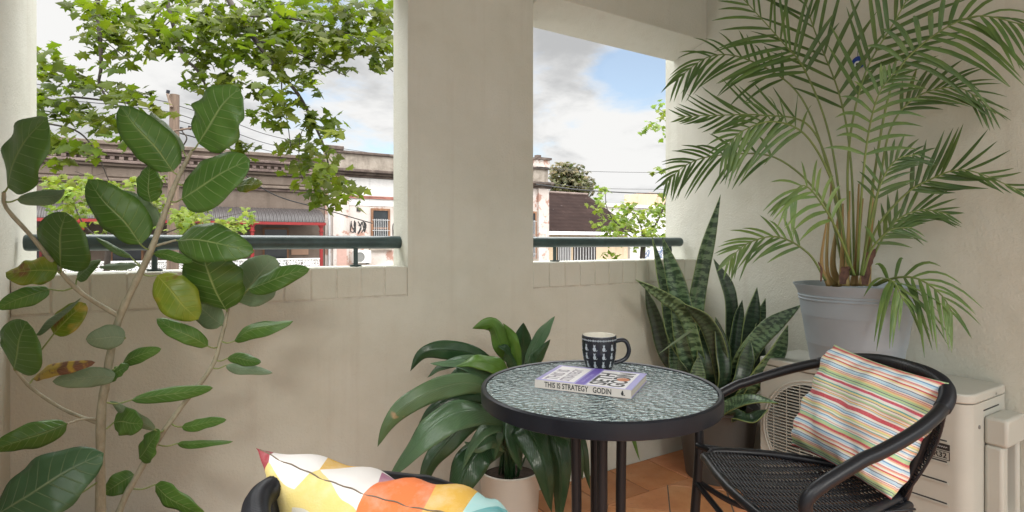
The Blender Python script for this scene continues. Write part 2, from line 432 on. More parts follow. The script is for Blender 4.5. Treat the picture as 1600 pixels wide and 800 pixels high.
# ---------------------------------------------------------------- text helper
def text_mesh(s, size, M, thick=.0003, bold=False, sx=1.0, spacing=1.0):
    cu = bpy.data.curves.new('t', 'FONT'); cu.body = s; cu.size = size; cu.extrude = thick; cu.align_x = 'LEFT'; cu.align_y = 'CENTER'
    cu.space_character = spacing; cu.resolution_u = 3
    if bold: cu.offset = size * .022
    o = bpy.data.objects.new('t', cu); COL.objects.link(o)
    bpy.context.view_layer.update()
    me = o.to_mesh()
    vs = [M @ Vector((v.co.x * sx, v.co.y, v.co.z)) for v in me.vertices]; fs = [tuple(p.vertices) for p in me.polygons]
    o.to_mesh_clear(); bpy.data.objects.remove(o); bpy.data.curves.remove(cu)
    return vs, fs
def frame(o, x, y):
    x = Vector(x).normalized(); z = x.cross(Vector(y)).normalized(); y = z.cross(x)
    return Matrix(((x.x, y.x, z.x, o[0]), (x.y, y.y, z.y, o[1]), (x.z, y.z, z.z, o[2]), (0, 0, 0, 1)))

# ---------------------------------------------------------------- book
A = Vector((.795, 1.163, TZ)); L = Vector((.133, -.204, 0)); W = Vector((.142, .112, 0))
lh = L.normalized(); W = (W - lh * W.dot(lh)); wh = W.normalized(); LL = .243; WW = .180; T = .021
bk = thing('book', 'paperback book with lilac and white cover lying on the glass table', 'book', A)
def bx(m, l0, l1, w0, w1, z0, z1):
    q = [A + lh * a + wh * b for a, b in ((l0, w0), (l1, w0), (l1, w1), (l0, w1))]
    m.hexa([p + UP * z0 for p in q], [p + UP * z1 for p in q])
m = MB(); bx(m, .0015, LL - .0015, .0012, WW - .001, .0022, T - .0012); m.build('pages', MAT['pages'], bk)
m = MB(); bx(m, 0, LL, .0, WW, T - .0012, T); cov = m.build('front_cover', MAT['lilac'], bk)
m = MB(); bx(m, 0, LL, .0, WW, .0010, .0022); m.build('back_cover', MAT['lilac'], bk)
m = MB(); bx(m, 0, LL, -.0012, 0, .0010, T); sp = m.build('spine', MAT['spine'], bk)
zt = T + .0003
m = MB(); bx(m, .012, .098, .012, WW - .012, T, zt); bx(m, .132, LL - .016, .006, WW - .012, T, zt); m.build('cover_panel', MAT['cover'], cov)
m = MB(); bx(m, .104, .128, .0, WW - .0, T, zt); m.build('cover_stripe', MAT['violet'], cov)
def cover_text(s, l, w, size, mat, sx=1, bold=True, dz=.0006):
    M = frame(A + lh * l + wh * w + UP * (T + dz), wh, -lh); v, f = text_mesh(s, size, M, .0001, bold, sx)
    mm = MB(); mm.add(v, f); mm.build('cover_lettering', mat, cov)
cover_text('SETH', .157, .016, .058, MAT['ink'], .95); cover_text('GODIN', .201, .010, .058, MAT['ink'], .78)
m = MB(); M = frame(A + lh * .203 + wh * .085 + UP * (T + .0011), wh, -lh)
m.add([M @ Vector((.016 * math.cos(a * .3927) + .0, .016 * math.sin(a * .3927), 0)) for a in range(16)], [tuple(range(16))]); m.build('cover_portrait', MAT['orange_ink'], cov)
cover_text('THIS IS', .036, .016, .044, MAT['inkgrey'], .85); cover_text('STRATEGY', .072, .016, .036, MAT['inkgrey'], .75, )
cover_text('make better plans', .116, .02, .013, MAT['lilac'], 1, False)
for s, l, sz, sx in (('THIS IS STRATEGY', .026, .0185, .74), ('GODIN', .150, .0185, .74)):
    M = frame(A + lh * l - wh * .00135 + UP * T * .52, lh, UP); v, f = text_mesh(s, sz, M, .0001, True, sx, 1.02)
    mm = MB(); mm.add(v, f); mm.build('spine_lettering', MAT['ink'], sp)
mm = MB()
for l_, h_, q_, r_ in ((.222, .0, .0032, .0048), (.2225, .0052, .0018, .002), (.2265, -.0035, .0022, .0012)):
    mm.add([A + lh * (l_ + q_ * math.cos(t_ * .6283)) - wh * .0015 + UP * (T * .5 + h_ + r_ * math.sin(t_ * .6283)) for t_ in range(10)], [tuple(range(10))])
mm.build('publisher_mark', MAT['ink'], sp)
settle(bk)

# ---------------------------------------------------------------- mug
mc = Vector((1.072, 1.24, TZ - .002)); mg = thing('mug', 'black mug printed with small white cats, behind the book', 'mug', mc)
def mr(z):  # outer radius by height
    t = z / .098
    return .036 + .0135 * (1 - (1 - min(1, t * 1.25)) ** 2.2) + .0 * t
prof = [(0, .003), (.033, .003), (.034, 0), (.036, .002)] + [(mr(.098 * i / 14), .098 * i / 14) for i in range(1, 15)]
prof += [(mr(.098) - .0006, .0995), (mr(.098) - .0025, .1)]
m = MB(); m.lathe(prof, mc, 64, closed=True); m.build('body', MAT['mug'], mg, smooth='auto')
m = MB(); m.lathe([(mr(.098) - .0025, .1), (mr(.098) - .0038, .0985), (.0445, .08), (.041, .03), (.03, .008), (0, .006)], mc, 64, closed=True)
m.build('inside', MAT['mugin'], mg, smooth='auto')
hd = (RIGHT * .93 - VIEW * .1).normalized()
hp = [mc + hd * (mr(z) - .004 if k in (0, 6) else 0) + hd * x + UP * z for k, (x, z) in enumerate([(0, .082), (.066, .086), (.079, .078), (.085, .056), (.078, .036), (.063, .026), (-.001, .018)])]
m = MB(); m.tube(spl(hp, 32), [.0062] * 32, 12, flat=1.25); m.build('handle', MAT['mug'], mg, smooth='auto')
a0 = math.atan2(-VIEW.y, -VIEW.x)
m = MB()
def onmug(a, z, e=.0005):
    r = mr(z) + e; return mc + Vector((math.cos(a) * r, math.sin(a) * r, z))
def shape(poly, ac, zc): m.add([onmug(ac + x / .048, zc + y) for x, y in poly], [tuple(range(len(poly)))])
for row, zc in enumerate((.022, .046, .070)):
    for k in range(-5, 6):
        ac = a0 + k * .54 + .12
        if abs((ac - math.atan2(hd.y, hd.x) + math.pi) % (2 * math.pi) - math.pi) < .25: continue
        shape([(.0044 * math.cos(t * .5236) , -.004 + .0062 * math.sin(t * .5236)) for t in range(12)], ac, zc)
        shape([(.0027 * math.cos(t * .7854), .0045 + .0027 * math.sin(t * .7854)) for t in range(8)], ac, zc)
        shape([(-.0027, .005), (-.001, .007), (-.0024, .0098)], ac, zc); shape([(.001, .007), (.0027, .005), (.0024, .0098)], ac, zc)
        shape([(.003, -.009), (.0068, -.0095), (.0085, -.006), (.0075, -.0055), (.006, -.008), (.003, -.0075)], ac, zc)
for k in range(-34, 35):
    ac = a0 + k * .06; h = .0012 + (k * 7 % 5) * .0004
    shape([(-.001, -h), (.0009, -h), (.001, h), (-.0008, h)], ac, .0895)
m.build('cat_print', MAT['mugcat'], mg)
settle(mg)

# ---------------------------------------------------------------- air conditioner
AX, AXB, AY0, AY1, AT = 2.13, 2.412, .722, 1.44, .608
ac = thing('air_conditioner', 'cream outdoor air conditioner unit standing against the right wall', 'air conditioner', (2.27, 1.08, 0))
m = MB(); GY, GZ, GR = 1.212, .335, .2
# front panel with round opening
n = 64; ring = [(AX, GY + GR * math.cos(2 * math.pi * k / n), GZ + GR * math.sin(2 * math.pi * k / n)) for k in range(n)]
def sq(k):
    a = 2 * math.pi * k / n; c, s_ = math.cos(a), math.sin(a)
    ty = ((AY1 - GY) / c if c > 1e-6 else (GY - (AY0 + .282)) / -c if c < -1e-6 else 1e9); tz = ((.575 - GZ) / s_ if s_ > 1e-6 else (GZ - .05) / -s_ if s_ < -1e-6 else 1e9)
    t = min(ty, tz); return (AX, GY + c * t, GZ + s_ * t)
# corner samples are snapped so that the panel stays rectangular
out = [sq(k) for k in range(n)]
for cy, cz in ((AY1, .575), (AY1, .05), (AY0 + .282, .575), (AY0 + .282, .05)):
    k = min(range(n), key=lambda i: (out[i][1] - cy) ** 2 + (out[i][2] - cz) ** 2); out[k] = (AX, cy, cz)
m.add(ring + out, [(k, (k + 1) % n, n + (k + 1) % n, n + k) for k in range(n)])
back = [(AX + .045, y, z) for x, y, z in ring]
m.add(ring + back, [((k + 1) % n, k, n + k, n + (k + 1) % n) for k in range(n)])
m.box(AX + .0005, AXB, AY1 - .012, AY1, .05, .575); m.box(AXB - .012, AXB, AY0 + .26, AY1 - .012, .05, .575)
m.build('casing', MAT['ac'], ac)
m = MB()
rr = .045; pr = [(AX + rr, AY0 + 0), (AXB, AY0)]
arc = [(AX + rr - rr * math.sin(a), AY0 + rr - rr * math.cos(a)) for a in [i * math.pi / 2 / 8 for i in range(9)]]
def plan(zb, zt, e=0, y1=AY1):
    pts = [(AXB, AY0 - e)] + [(x - e * (i / 8), y - e * (1 - i / 8)) for i, (x, y) in enumerate(arc)] + [(AX - e, y1 + e), (AXB, y1 + e)]
    pts = pts[::-1]
    return [(x, y, zb) for x, y in pts], [(x, y, zt) for x, y in pts]
m.hexa(*plan(.577, AT, .003)); m.build('top_panel', MAT['ac'], ac, bevel=.006, seg=3, smooth='auto')
m = MB(); pts = [(AXB, AY0)] + arc + [(AX, AY0 + .278), (AX + .06, AY0 + .278), (AXB, AY0 + .25)]
pts = pts[::-1]; m.hexa([(x, y, .05) for x, y in pts], [(x, y, .575) for x, y in pts])
o = m.build('side_panel', MAT['ac'], ac, smooth='auto')
for z in (.45, .383, .318, .25, .185, .12):
    g = MB(); g.box(AX - .0012, AX + .002, AY0 + .06, 1.0 - .003, z - .0022, z + .0022); g.m = 1; g.box(AX - .0035, AX + .002, AY0 + .055, .99, z - .008, z - .0024)
    g.build('panel_groove', [MAT['acdark'], MAT['ac']], o)
# protruding ring round the fan opening and the slatted guard
m = MB(); m.tube([(AX - .001, GY + (GR + .012) * math.cos(a), GZ + (GR + .012) * math.sin(a)) for a in [2 * math.pi * k / 96 for k in range(97)]], .004, 8, cap=False)
m.tube([(AX - .001, GY + (GR + .0) * math.cos(a), GZ + (GR + .0) * math.sin(a)) for a in [2 * math.pi * k / 96 for k in range(97)]], .003, 8, cap=False)
m.build('fan_ring', MAT['ac'], ac, smooth='auto')
m = MB(); z = GZ - GR + .008
while z < GZ + GR - .004:
    h = math.sqrt(max(0, GR ** 2 - (z - GZ) ** 2)); m.box(AX - .004, AX + .006, GY - h, GY + h, z - .0016, z + .0016); z += .0125
for y in (-.165, -.11, -.055, 0, .055, .11, .165):
    h = math.sqrt(GR ** 2 - y * y); m.box(AX - .0052, AX - .0041, GY + y - .0013, GY + y + .0013, GZ - h, GZ + h)
m.build('fan_guard', MAT['ac'], ac)
m = MB(); m.lathe([(0, 0), (.2, 0), (.2, .004), (0, .004)], (0, 0, 0), 40)
M = Matrix.Translation((AX + .16, GY, GZ)) @ Matrix.Rotation(R(90), 4, 'Y')
m.v = [tuple(M @ Vector(v)) for v in m.v]
m.build('coil', MAT['coil'], ac)
m = MB(); m.tube([(AX + .05, GY, GZ), (AX + .12, GY, GZ)], .045, 24)
for k in range(3):
    a = k * 2.094 + .4; q = []
    for t in range(7):
        b = a + t * .16
        q.append([(AX + .06 + .05 * t / 6, GY + r * math.cos(b), GZ + r * math.sin(b)) for r in (.045, .19)])
    m.add([p for w_ in q for p in w_], [(2 * i, 2 * i + 1, 2 * i + 3, 2 * i + 2) for i in range(6)])
m.build('fan', MAT['acdark'], ac, smooth='auto')
# valve cover with hand recess on the end
vc = MB(); x0, x1, yf = 2.235, 2.385, AY0 - .062
vc.box(x0, x1, yf, AY0 - .0005, .44, .53); vc.box(x0, x0 + .045, yf + .012, AY0 - .0005, .16, .44); vc.box(x1 - .02, x1, yf + .012, AY0 - .0005, .16, .44)
vc.hexa([(x0, yf - .02, .06), (x1, yf - .02, .06), (x1, AY0 - .0005, .06), (x0, AY0 - .0005, .06)], [(x0, yf - .02, .13), (x1, yf - .02, .13), (x1, AY0 - .0005, .22), (x0, AY0 - .0005, .22)])
vo = vc.build('valve_cover', MAT['ac'], ac, bevel=.01, seg=3, smooth='auto')
g = MB(); g.box(x0 + .0455, x1 - .0205, AY0 - .003, AY0 - .0006, .222, .438); g.build('hand_recess', MAT['coil'], vo)
g = MB(); g.tube([(2.20, AY0 - .003, .50), (2.20, AY0 + .002, .50)], .006, 12); g.tube([(2.33, AY0 - .003, .588), (2.33, AY0 + .002, .588)], .005, 12); g.build('screw', MAT['coil'], ac)
g = MB(); g.box(2.235, 2.36, AY0 - .0015, AY0 + .002, .545, .549); g.build('panel_seam', MAT['acdark'], ac)
g = MB(); yb = AY0 + .052
g.box(AX - .002, AX + .001, yb, .848, .420, .4395); lb = g.build('label', MAT['ink'], ac)
g = MB(); fr = lambda a, b, c_, d: g.box(AX - .002, AX + .001, a, b, c_, d)
fr(yb, .825, .389, .3905); fr(yb, .825, .4150, .4165); fr(yb, yb + .0015, .3905, .4150); fr(.8235, .825, .3905, .4150)
M = frame(Vector((AX - .0022, .818, .4025)), (0, -1, 0), UP); v, f = text_mesh('R32', .024, M, .0002, True, .95); g.add(v, f); g.build('lettering', MAT['ink'], ac)
g = MB(); q = random.Random(3)
y = .842
for k in range(11):
    h = .0035 if k not in (0, 3) else .0055
    p = [(AX - .0026, y - .0005, .4298 - h * .6), (AX - .0026, y - .002, .4298 + h * .7), (AX - .0026, y - .0036, .4298 - h * .2), (AX - .0026, y - .0048, .4298 + h * .2)]
    g.tube(p, .0005, 5); y -= .0057
g.build('label_script', MAT['cover'], lb)
for y in (.85, 1.33):
    g = MB(); g.box(2.15, 2.40, y, y + .05, 0, .05); g.build('foot', MAT['acdark'], ac)
settle(ac)

# ---------------------------------------------------------------- wall ornament
ec = Vector((2.42, 1.195, 1.822)); ev = thing('wall_ornament', 'small round blue and white glass ornament hanging on the wall behind the palm', 'ornament', ec)
for nm, r, e, mt in (('disc', .026, .006, 'eyeblue'), ('white_ring', .015, .008, 'eyewhite'), ('pupil', .006, .0095, 'ink')):
    m = MB(); M = Matrix.Translation(ec - UP * (0 if nm == 'disc' else .007)) @ Matrix.Rotation(R(-90), 4, 'Y')
    m.lathe([(0, -.0015), (r, -.0015), (r, e * .5), (r * .8, e * .9), (0, e)], (0, 0, 0), 32); m.v = [tuple(M @ Vector(v)) for v in m.v]
    m.build(nm, MAT[mt], ev, smooth='auto')
m = MB(); m.tube([ec + UP * .024 - Vector((.003, 0, 0)), ec + UP * .05 - Vector((.001, 0, 0))], .0012, 6); m.build('cord', MAT['ink'], ev)
settle(ev)
# ================================================================ chairs (local: x forward, y to the sitter's left, origin on the floor)
HW, HD, ZF, ZB, ZS = .285, .41, .625, .78, .50
def hp(t, dz=0, k=1.0):
    a = t * math.pi / 2; lat = HW * math.copysign(abs(math.sin(a)) ** .75, a) * k; bk = HD * abs(math.cos(a)) ** .8 * k
    return Vector((-bk, lat, ZF + (ZB - ZF) * bk / HD / k + dz))
def make_chair(label):
    ch = thing('wicker_chair', label, 'chair', (0, 0, 0), 'black wicker bistro chairs')
    # the hoop: bent tube from one front leg over the arms and back to the other
    def front(s): return [Vector((.045, s * .262, 0)), Vector((.03, s * .268, .25)), Vector((.012, s * .276, .45)), Vector((.010, s * .282, .55)), Vector((.006, s * .286, .60))]
    arc = [hp(-1 + 2 * i / 40) for i in range(2, 39)]
    pts = front(-1) + arc + front(1)[::-1]
    m = MB(); sp = spl(pts, 170); m.tube(sp, [.0135] * 170, 14); hoop = m.build('frame_hoop', MAT['black'], ch, smooth='auto')
    # back rail wrapped in cane
    n = 420; w = [hp(-.5 + 1.0 * i / (n - 1)) for i in range(n)]
    m = MB(); m.tube(w, [(.0150 + (.0010 if i % 3 == 1 else 0)) if 3 < i < n - 4 else .0138 for i in range(n)], 14); m.build('wrapped_rail', MAT['wicker'], ch, smooth=True)
    # seat outline (rounded) and woven strands running across
    SF, SB, W1, W2 = .03, -.32, .205, .105
    def edge(t):  # closed outline parameter 0..1
        P = [(SF - .02, W1), (SF, W1 - .05), (SF + .012, 0), (SF, -W1 + .05), (SF - .02, -W1), (-.14, -.182), (SB + .03, -W2), (SB, -W2 + .03), (SB - .004, 0), (SB, W2 - .03), (SB + .03, W2), (-.14, .182)]
        k = t * 12; i = int(k) % 12; f = k - int(k); a, b, c, d = [P[(i + j - 1) % 12] for j in range(4)]
        return [.5 * (2 * b[q] + (c[q] - a[q]) * f + (2 * a[q] - 5 * b[q] + 4 * c[q] - d[q]) * f * f + (3 * b[q] - a[q] - 3 * c[q] + d[q]) * f ** 3) for q in (0, 1)]
    ol = [Vector((*edge(i / 96), ZS - (.012 if edge(i / 96)[0] > SF - .03 else 0))) for i in range(97)]
    m = MB(); m.tube(ol, [.0105 + (.0008 if i % 2 else 0) for i in range(97)], 12, cap=False); m.build('seat_rim', MAT['wicker'], ch, smooth=True)
    half = lambda x: W2 + (W1 - W2) * min(1, (x - SB) / (SF - SB) * 1.25) - (.03 * max(0, (SB + .035 - x) / .035)) - .03 * max(0, (x - SF + .03) / .04)
    sag = lambda x, y: ZS - .001 - .014 * (1 - (y / .2) ** 2) * (1 - ((x + .14) / .19) ** 2)
    m = MB(); x = SB + .006; k = 0
    ribs = [-.16, -.12, -.08, -.04, 0, .04, .08, .12, .16]
    while x < SF - .0:
        h = half(x); pts = []
        for i in range(33):
            y = -h + 2 * h * i / 32; pts.append((x, y, sag(x, y) + .0024 * math.cos(math.pi * (y / .04 + k))))
        m.tube(pts, .0025, 5); x += .0047; k += 1
    m.build('seat_weave', MAT['wicker'], ch, smooth=True)
    m = MB()
    for y in ribs:
        x1 = SF - .005; m.tube([(SB + .004 + (x1 - SB) * i / 12, y * (1 - .12 * (1 - i / 12)), sag(SB + (x1 - SB) * i / 12, y) - .0006) for i in range(13)], .003, 6)
    m.build('seat_ribs', MAT['wicker'], ch, smooth=True)
    # back panel: strands between the rail and the seat back
    def bp(s, v):  # s -1..1 across, v 0 seat .. 1 rail
        a = hp(s * .40, -.012); b = Vector((SB + .0, s * W2 * .95, ZS + .006)); c = a.lerp(b, 1 - v); c.x -= .02 * math.sin(v * math.pi); return c
    m = MB()
    for j in range(38):
        v = (j + .5) / 38; m.tube([bp(-1 + i / 16, v) + Vector((.0022 * math.cos(math.pi * (i + j)), 0, 0)) for i in range(33)], .0022, 5)
    m.build('back_weave', MAT['wicker'], ch, smooth=True)
    m = MB()
    for i in range(13): m.tube([bp(-1 + i / 6, v / 10) for v in range(11)], .0028, 6)
    m.build('back_ribs', MAT['wicker'], ch, smooth=True)
    for s in (-1, 1):
        m = MB(); a = hp(s * .25, -.012)
        m.tube(spl([a, Vector((-.335, s * .088, ZS + .02)), Vector((-.338, s * .092, ZS - .04)), Vector((-.38, s * .19, .25)), Vector((-.42, s * .225, 0))], 24), .0125, 12); m.build('rear_leg', MAT['black'], ch, smooth='auto')
        m = MB(); m.tube([(.0, s * .27, ZS - .012), (-.335, s * .10, ZS - .012)], .009, 10); m.tube([(.02, s * .27, ZS - .006), (-.02, s * .2, ZS - .006)], .008, 8)
        m.build('seat_rail', MAT['black'], ch, smooth='auto')
        m = MB(); m.tube(spl([(.022, s * .27, .39), (-.10, s * .235, .33), (-.25, s * .19, .33), (-.355, s * .15, .37)], 20), .0085, 10); m.build('side_stretcher', MAT['black'], ch, smooth='auto')
    m = MB(); m.tube(spl([(.022, -.268, .385), (-.02, -.14, .33), (-.03, 0, .315), (-.02, .14, .33), (.022, .268, .385)], 24), .0085, 10); m.build('front_stretcher', MAT['black'], ch, smooth='auto')
    return ch
c1 = make_chair('black woven bistro chair with curved arms, holding the striped cushion by the air conditioner')
c1.location = (1.208, .857, 0); c1.rotation_euler.z = 2.62
c2 = c1.copy(); COL.objects.link(c2)
for k in list(c1.children):
    q = k.copy(); q.parent = c2; COL.objects.link(q)
c2.location = (.497, .630, 0); c2.rotation_euler.z = -.004
c2['label'] = 'black woven bistro chair mostly out of frame, holding the patchwork cushion at the bottom left'

# ---------------------------------------------------------------- cushions
def cushion(c, thick, n=44, pinch=.09, top=0., wr=.004, seed=0, side=1):
    TL, TR_, BR, BL = [Vector(p) for p in c]; q = random.Random(seed)
    ph = [(q.uniform(3, 9), q.uniform(3, 9), q.uniform(0, 6), q.uniform(.4, 1)) for _ in range(7)]
    nrm = ((TR_ - TL).cross(BL - TL)).normalized() * side; m = MB()
    for sgn in (1, -1):
        vs = []; uvs = []
        for j in range(n + 1):
            for i in range(n + 1):
                a, b = i / n * 2 - 1, j / n * 2 - 1
                a = math.copysign(abs(a) ** .85, a); b = math.copysign(abs(b) ** .85, b)
                x = a * (1 - pinch * (1 - b * b) * abs(a) ** 1.2); y = b * (1 - (pinch + (top if b < 0 else 0)) * (1 - a * a) * abs(b) ** 1.2)
                u, v = (x + 1) / 2, (y + 1) / 2
                p = TL * (1 - u) * (1 - v) + TR_ * u * (1 - v) + BR * u * v + BL * (1 - u) * v
                h = max(0, (1 - a ** 4) * (1 - b ** 4)) ** .62 * (1 - .12 * (a * a + b * b))
                w = sum(k[3] * math.sin(k[0] * a + k[1] * b * (1 if z % 2 else -1) + k[2]) for z, k in enumerate(ph)) * wr * min(1, h * 2.2)
                # gathers running in from the edges
                e = (1 - h) * h * 4; w += wr * 1.1 * e * (math.sin(a * 17 + ph[0][2]) * (abs(b) > abs(a)) + math.sin(b * 15 + ph[1][2]) * (abs(a) >= abs(b)))
                vs.append(p + nrm * sgn * (h * thick / 2 + w)); uvs.append(((a + 1) / 2, (b + 1) / 2 if sgn > 0 else -(b + 1) / 2))
        fs = []
        for j in range(n):
            for i in range(n):
                k = j * (n + 1) + i; f = (k, k + 1, k + n + 2, k + n + 1); fs.append(f if sgn * side > 0 else f[::-1])
        m.add(vs, fs, uvs)
    return m
# striped cushion
def stripes():
    n = NT('striped_cotton'); u, v = n.uvxy(); o = n.coord()
    W = (.74, .72, .66); G = (.42, .58, .30); Y = (.72, .60, .28); O = (.66, .38, .24); RD = (.52, .06, .09); P = (.50, .07, .22); B = (.12, .28, .48); LB = (.45, .62, .74); N_ = (.05, .08, .16); T = (.12, .38, .34)
    seq = [(G, 2), (RD, 3), (O, 2), (W, 3), (B, 2), (LB, 3), (W, 2), (P, 1), (O, 2), (W, 3), (RD, 2), (Y, 2), (W, 3), (N_, 1), (LB, 4), (B, 1), (W, 2), (RD, 1), (W, 1), (O, 2), (Y, 2), (G, 3), (N_, 1), (G, 3), (T, 1), (W, 2), (RD, 3), (P, 1), (W, 4), (T, 2), (Y, 3), (RD, 1), (W, 2)]
    seq2 = [(N_, 1), (W, 4), (G, 3), (T, 1), (O, 2), (W, 3), (RD, 1), (Y, 3), (B, 1), (W, 4), (RD, 9), (W, 5), (N_, 1), (LB, 4), (B, 2), (W, 3), (P, 1), (Y, 4), (G, 2), (W, 3), (T, 2), (O, 4), (W, 3), (B, 2), (LB, 3), (W, 4), (RD, 1), (W, 3), (T, 2), (G, 4)]
    w = n.m('ADD', n.m('ABSOLUTE', v), n.m('MULTIPLY', n.m('SUBTRACT', n.noise(n.mapv(n.coord('UV'), (3, 2, 1)), 1.5, 2), .5), .03))
    def rp(f, s):
        s = s[:31]; t = sum(k for _, k in s); p = 0; st = []
        for c, k in s: st.append((min(.999, p / t), c)); p += k
        return n.ramp(f, st, 'CONSTANT')
    w = n.m('FRACT', n.m('MULTIPLY', w, 1.45))
    a = rp(n.m('MULTIPLY', w, 1.85, clamp=True), seq); b = rp(n.m('MULTIPLY', n.m('SUBTRACT', w, .54), 2.17, clamp=True), seq2)
    c = n.mix(n.m('GREATER_THAN', w, .54), a, b)
    c = n.mix(n.rng(n.noise(o, 300, 2), .3, .7, 0, .12), c, (.7, .68, .6))
    h = n.noise(o, 500, 2); n.set(c, .85, n.bump(h, .25, .0015)); return n.done((.6, .5, .4))
MAT['stripes'] = stripes()
cu = thing('striped_cushion', 'square cushion with fine multicoloured stripes leaning in the right chair', 'cushion', (1.45, .75, .52))
cor = [(1.584, .846, .803), (1.449, .528, .782), (1.364, .604, .52), (1.468, .898, .530)]
m = cushion(cor, .165, 52, .06, 0, .0042, 4, -1); m.build('cushion_cover', MAT['stripes'], cu, smooth=True)
settle(cu)
# patchwork cushion
def patch():
    n = NT('patchwork_cotton'); o = n.coord()
    CR = (.56, .53, .45); WH = (.68, .66, .64); MU = (.60, .36, .06); YE = (.64, .52, .18); TE = (.10, .36, .38); PK = (.55, .24, .26); OR = (.66, .17, .05); PU = (.36, .15, .24); MA = (.28, .04, .05); AQ = (.36, .60, .60); BG = (.5, .42, .25)
    S = [(-.04, .01, MA), (.11, .06, YE), (.09, .19, TE), (.19, .25, PK), (.27, .13, CR), (.30, .04, YE), (.33, .19, OR), (.30, .05, CR), (.43, .13, OR), (.50, .17, BG), (.56, .10, WH), (.66, .13, OR), (.75, .16, AQ), (.6, .3, TE), (.3, .4, MU), (.1, .5, OR), (.85, .3, CR), (.8, .6, PK), (.4, .7, WH), (.15, .8, TE), (.6, .8, YE),
         (.13, -.05, WH), (.22, -.10, MU), (.33, -.05, WH), (.36, -.20, WH), (.47, -.12, PU), (.53, -.06, OR), (.60, -.2, OR), (.68, -.12, MU), (.82, -.15, AQ), (.95, -.10, TE), (.1, -.3, PK), (.3, -.5, OR), (.6, -.5, CR), (.85, -.5, YE), (.2, -.8, TE), (.6, -.8, MU)]
    uv = n.coord('UV'); best = None; col = None
    for x, y, c in S:
        y = -y * (1.7 if y > 0 else 1.25)
        d = n.node('ShaderNodeVectorMath', operation='DISTANCE'); n.link(uv, d.inputs[0]); d.inputs[1].default_value = (x, y, 0); d = d.outputs['Value']
        if best is None: best, col = d, c
        else:
            l = n.m('LESS_THAN', d, best); col = n.mix(l, col, c); best = n.m('MINIMUM', d, best)
    col = n.mix(n.rng(n.noise(o, 30, 4, .6), .45, .8, 0, .3), col, (.72, .70, .66))
    n.set(col, .9, n.bump(n.noise(o, 420, 2), .3, .0015)); return n.done((.6, .4, .3))
MAT['patch'] = patch()
pu = thing('patchwork_cushion', 'cushion with big orange, teal, yellow, pink and cream patches, at the bottom of the photo', 'cushion', (.28, .74, .5))
A2 = PD(400, 700, .755); B2 = PD(815, 815, .60)
nf = Vector((.77, .63, 0))
cor2 = [A2, B2, B2 + nf * .17 - UP * .32, A2 + nf * .17 - UP * .32]
m = cushion(cor2, .15, 52, .08, .10, .004, 9, 1)
cush = m.build('cushion_cover', MAT['patch'], pu, smooth=True)
# zip seam along the top edge
def cedge(a, off):
    b = -1; y = b * (1 - .18 * (1 - a * a)); u, v = (a + 1) / 2, (y + 1) / 2
    return cor2[0] * (1 - u) * (1 - v) + cor2[1] * u * (1 - v) + cor2[2] * u * v + cor2[3] * (1 - u) * v + off
m = MB(); m.tube([cedge(-.97 + 1.94 * i / 60, UP * (.0006 + .0018 * math.sin(i * .9) * math.sin(i * .31))) for i in range(61)], .0009, 6); m.build('zip', plain('zip_tape', (.16, .12, .08), .7), pu, smooth=True)
settle(pu)
# ================================================================ blades
def prof_ficus(t): return max(0.0, math.sin(math.pi * min(1, t) ** .85)) ** .54
def prof_lily(t): return max(0.0, math.sin(math.pi * t ** .78)) ** .85
def prof_snake(t): return (.62 + .5 * math.sin(math.pi * min(1, t * .75 + .12))) * (1 - max(0, (t - .72) / .28) ** 1.8)
def prof_palm(t): return max(.03, math.sin(math.pi * (t * .93 + .06) ** .7)) ** .8
def blade(m, pts, width, prof, nrm=None, fold=0., roll=0., nl=14, nc=4, wave=0., tint=None, twist=0., thick=None, vscale=1, wq=None):
    """leaf along a midrib of 3-D points; nrm is where its upper face looks"""
    P = spl(pts, nl + 1); rows = []; uvs = []
    q = wq or rnd
    ph = q.uniform(0, 6); fr = q.uniform(2, 3.5)
    for i, p in enumerate(P):
        t = i / nl; tg = (P[min(i + 1, nl)] - P[max(i - 1, 0)]).normalized()
        f = (Vector(nrm) if nrm is not None else Vector((-VIEW.x, -VIEW.y, .25)))
        f = f - tg * f.dot(tg)
        if f.length < 1e-4: f = Vector((0, 0, 1)) - tg * tg.z
        f.normalize(); s = tg.cross(f)
        a = R(roll + twist * t); s, f = s * math.cos(a) + f * math.sin(a), f * math.cos(a) - s * math.sin(a)
        w = width * prof(t) / 2 * (1 + (.05 * math.sin(5 * t + ph) + .025 * math.sin(17 * t + ph)) * (width > .02))
        for k in range(nc + 1):
            v = k / nc * 2 - 1
            h = -fold * abs(v) * w + wave * w * math.sin(fr * 6.28 * t + ph + v) * abs(v) ** 1.5
            rows.append(p + s * v * w + f * h); uvs.append((t, k / nc))
    fs = [(i * (nc + 1) + k, i * (nc + 1) + k + 1, (i + 1) * (nc + 1) + k + 1, (i + 1) * (nc + 1) + k) for i in range(nl) for k in range(nc)]
    if tint is None: tint = (rnd.uniform(.85, 1.15),) * 3
    m.add(rows, fs, uvs, tint)
    return P
def leaf_obj(name, mat, parent, *a, thick=.0012, label=None, **k):
    m = MB(); blade(m, *a, **k); o = m.build(name, mat, parent, smooth=True)
    s = o.modifiers.new('thickness', 'SOLIDIFY'); s.thickness = thick; s.offset = 0
    if label: o['label'] = label
    return o
WY = YP - .03
def keep(p, xm=XR - .02):
    """stay inside the balcony"""
    if p.x > xm: p.x = xm
    if p.y > WY and (p.z < SILL + .02 or .77 < p.x < 1.4): p.y = WY
    return p

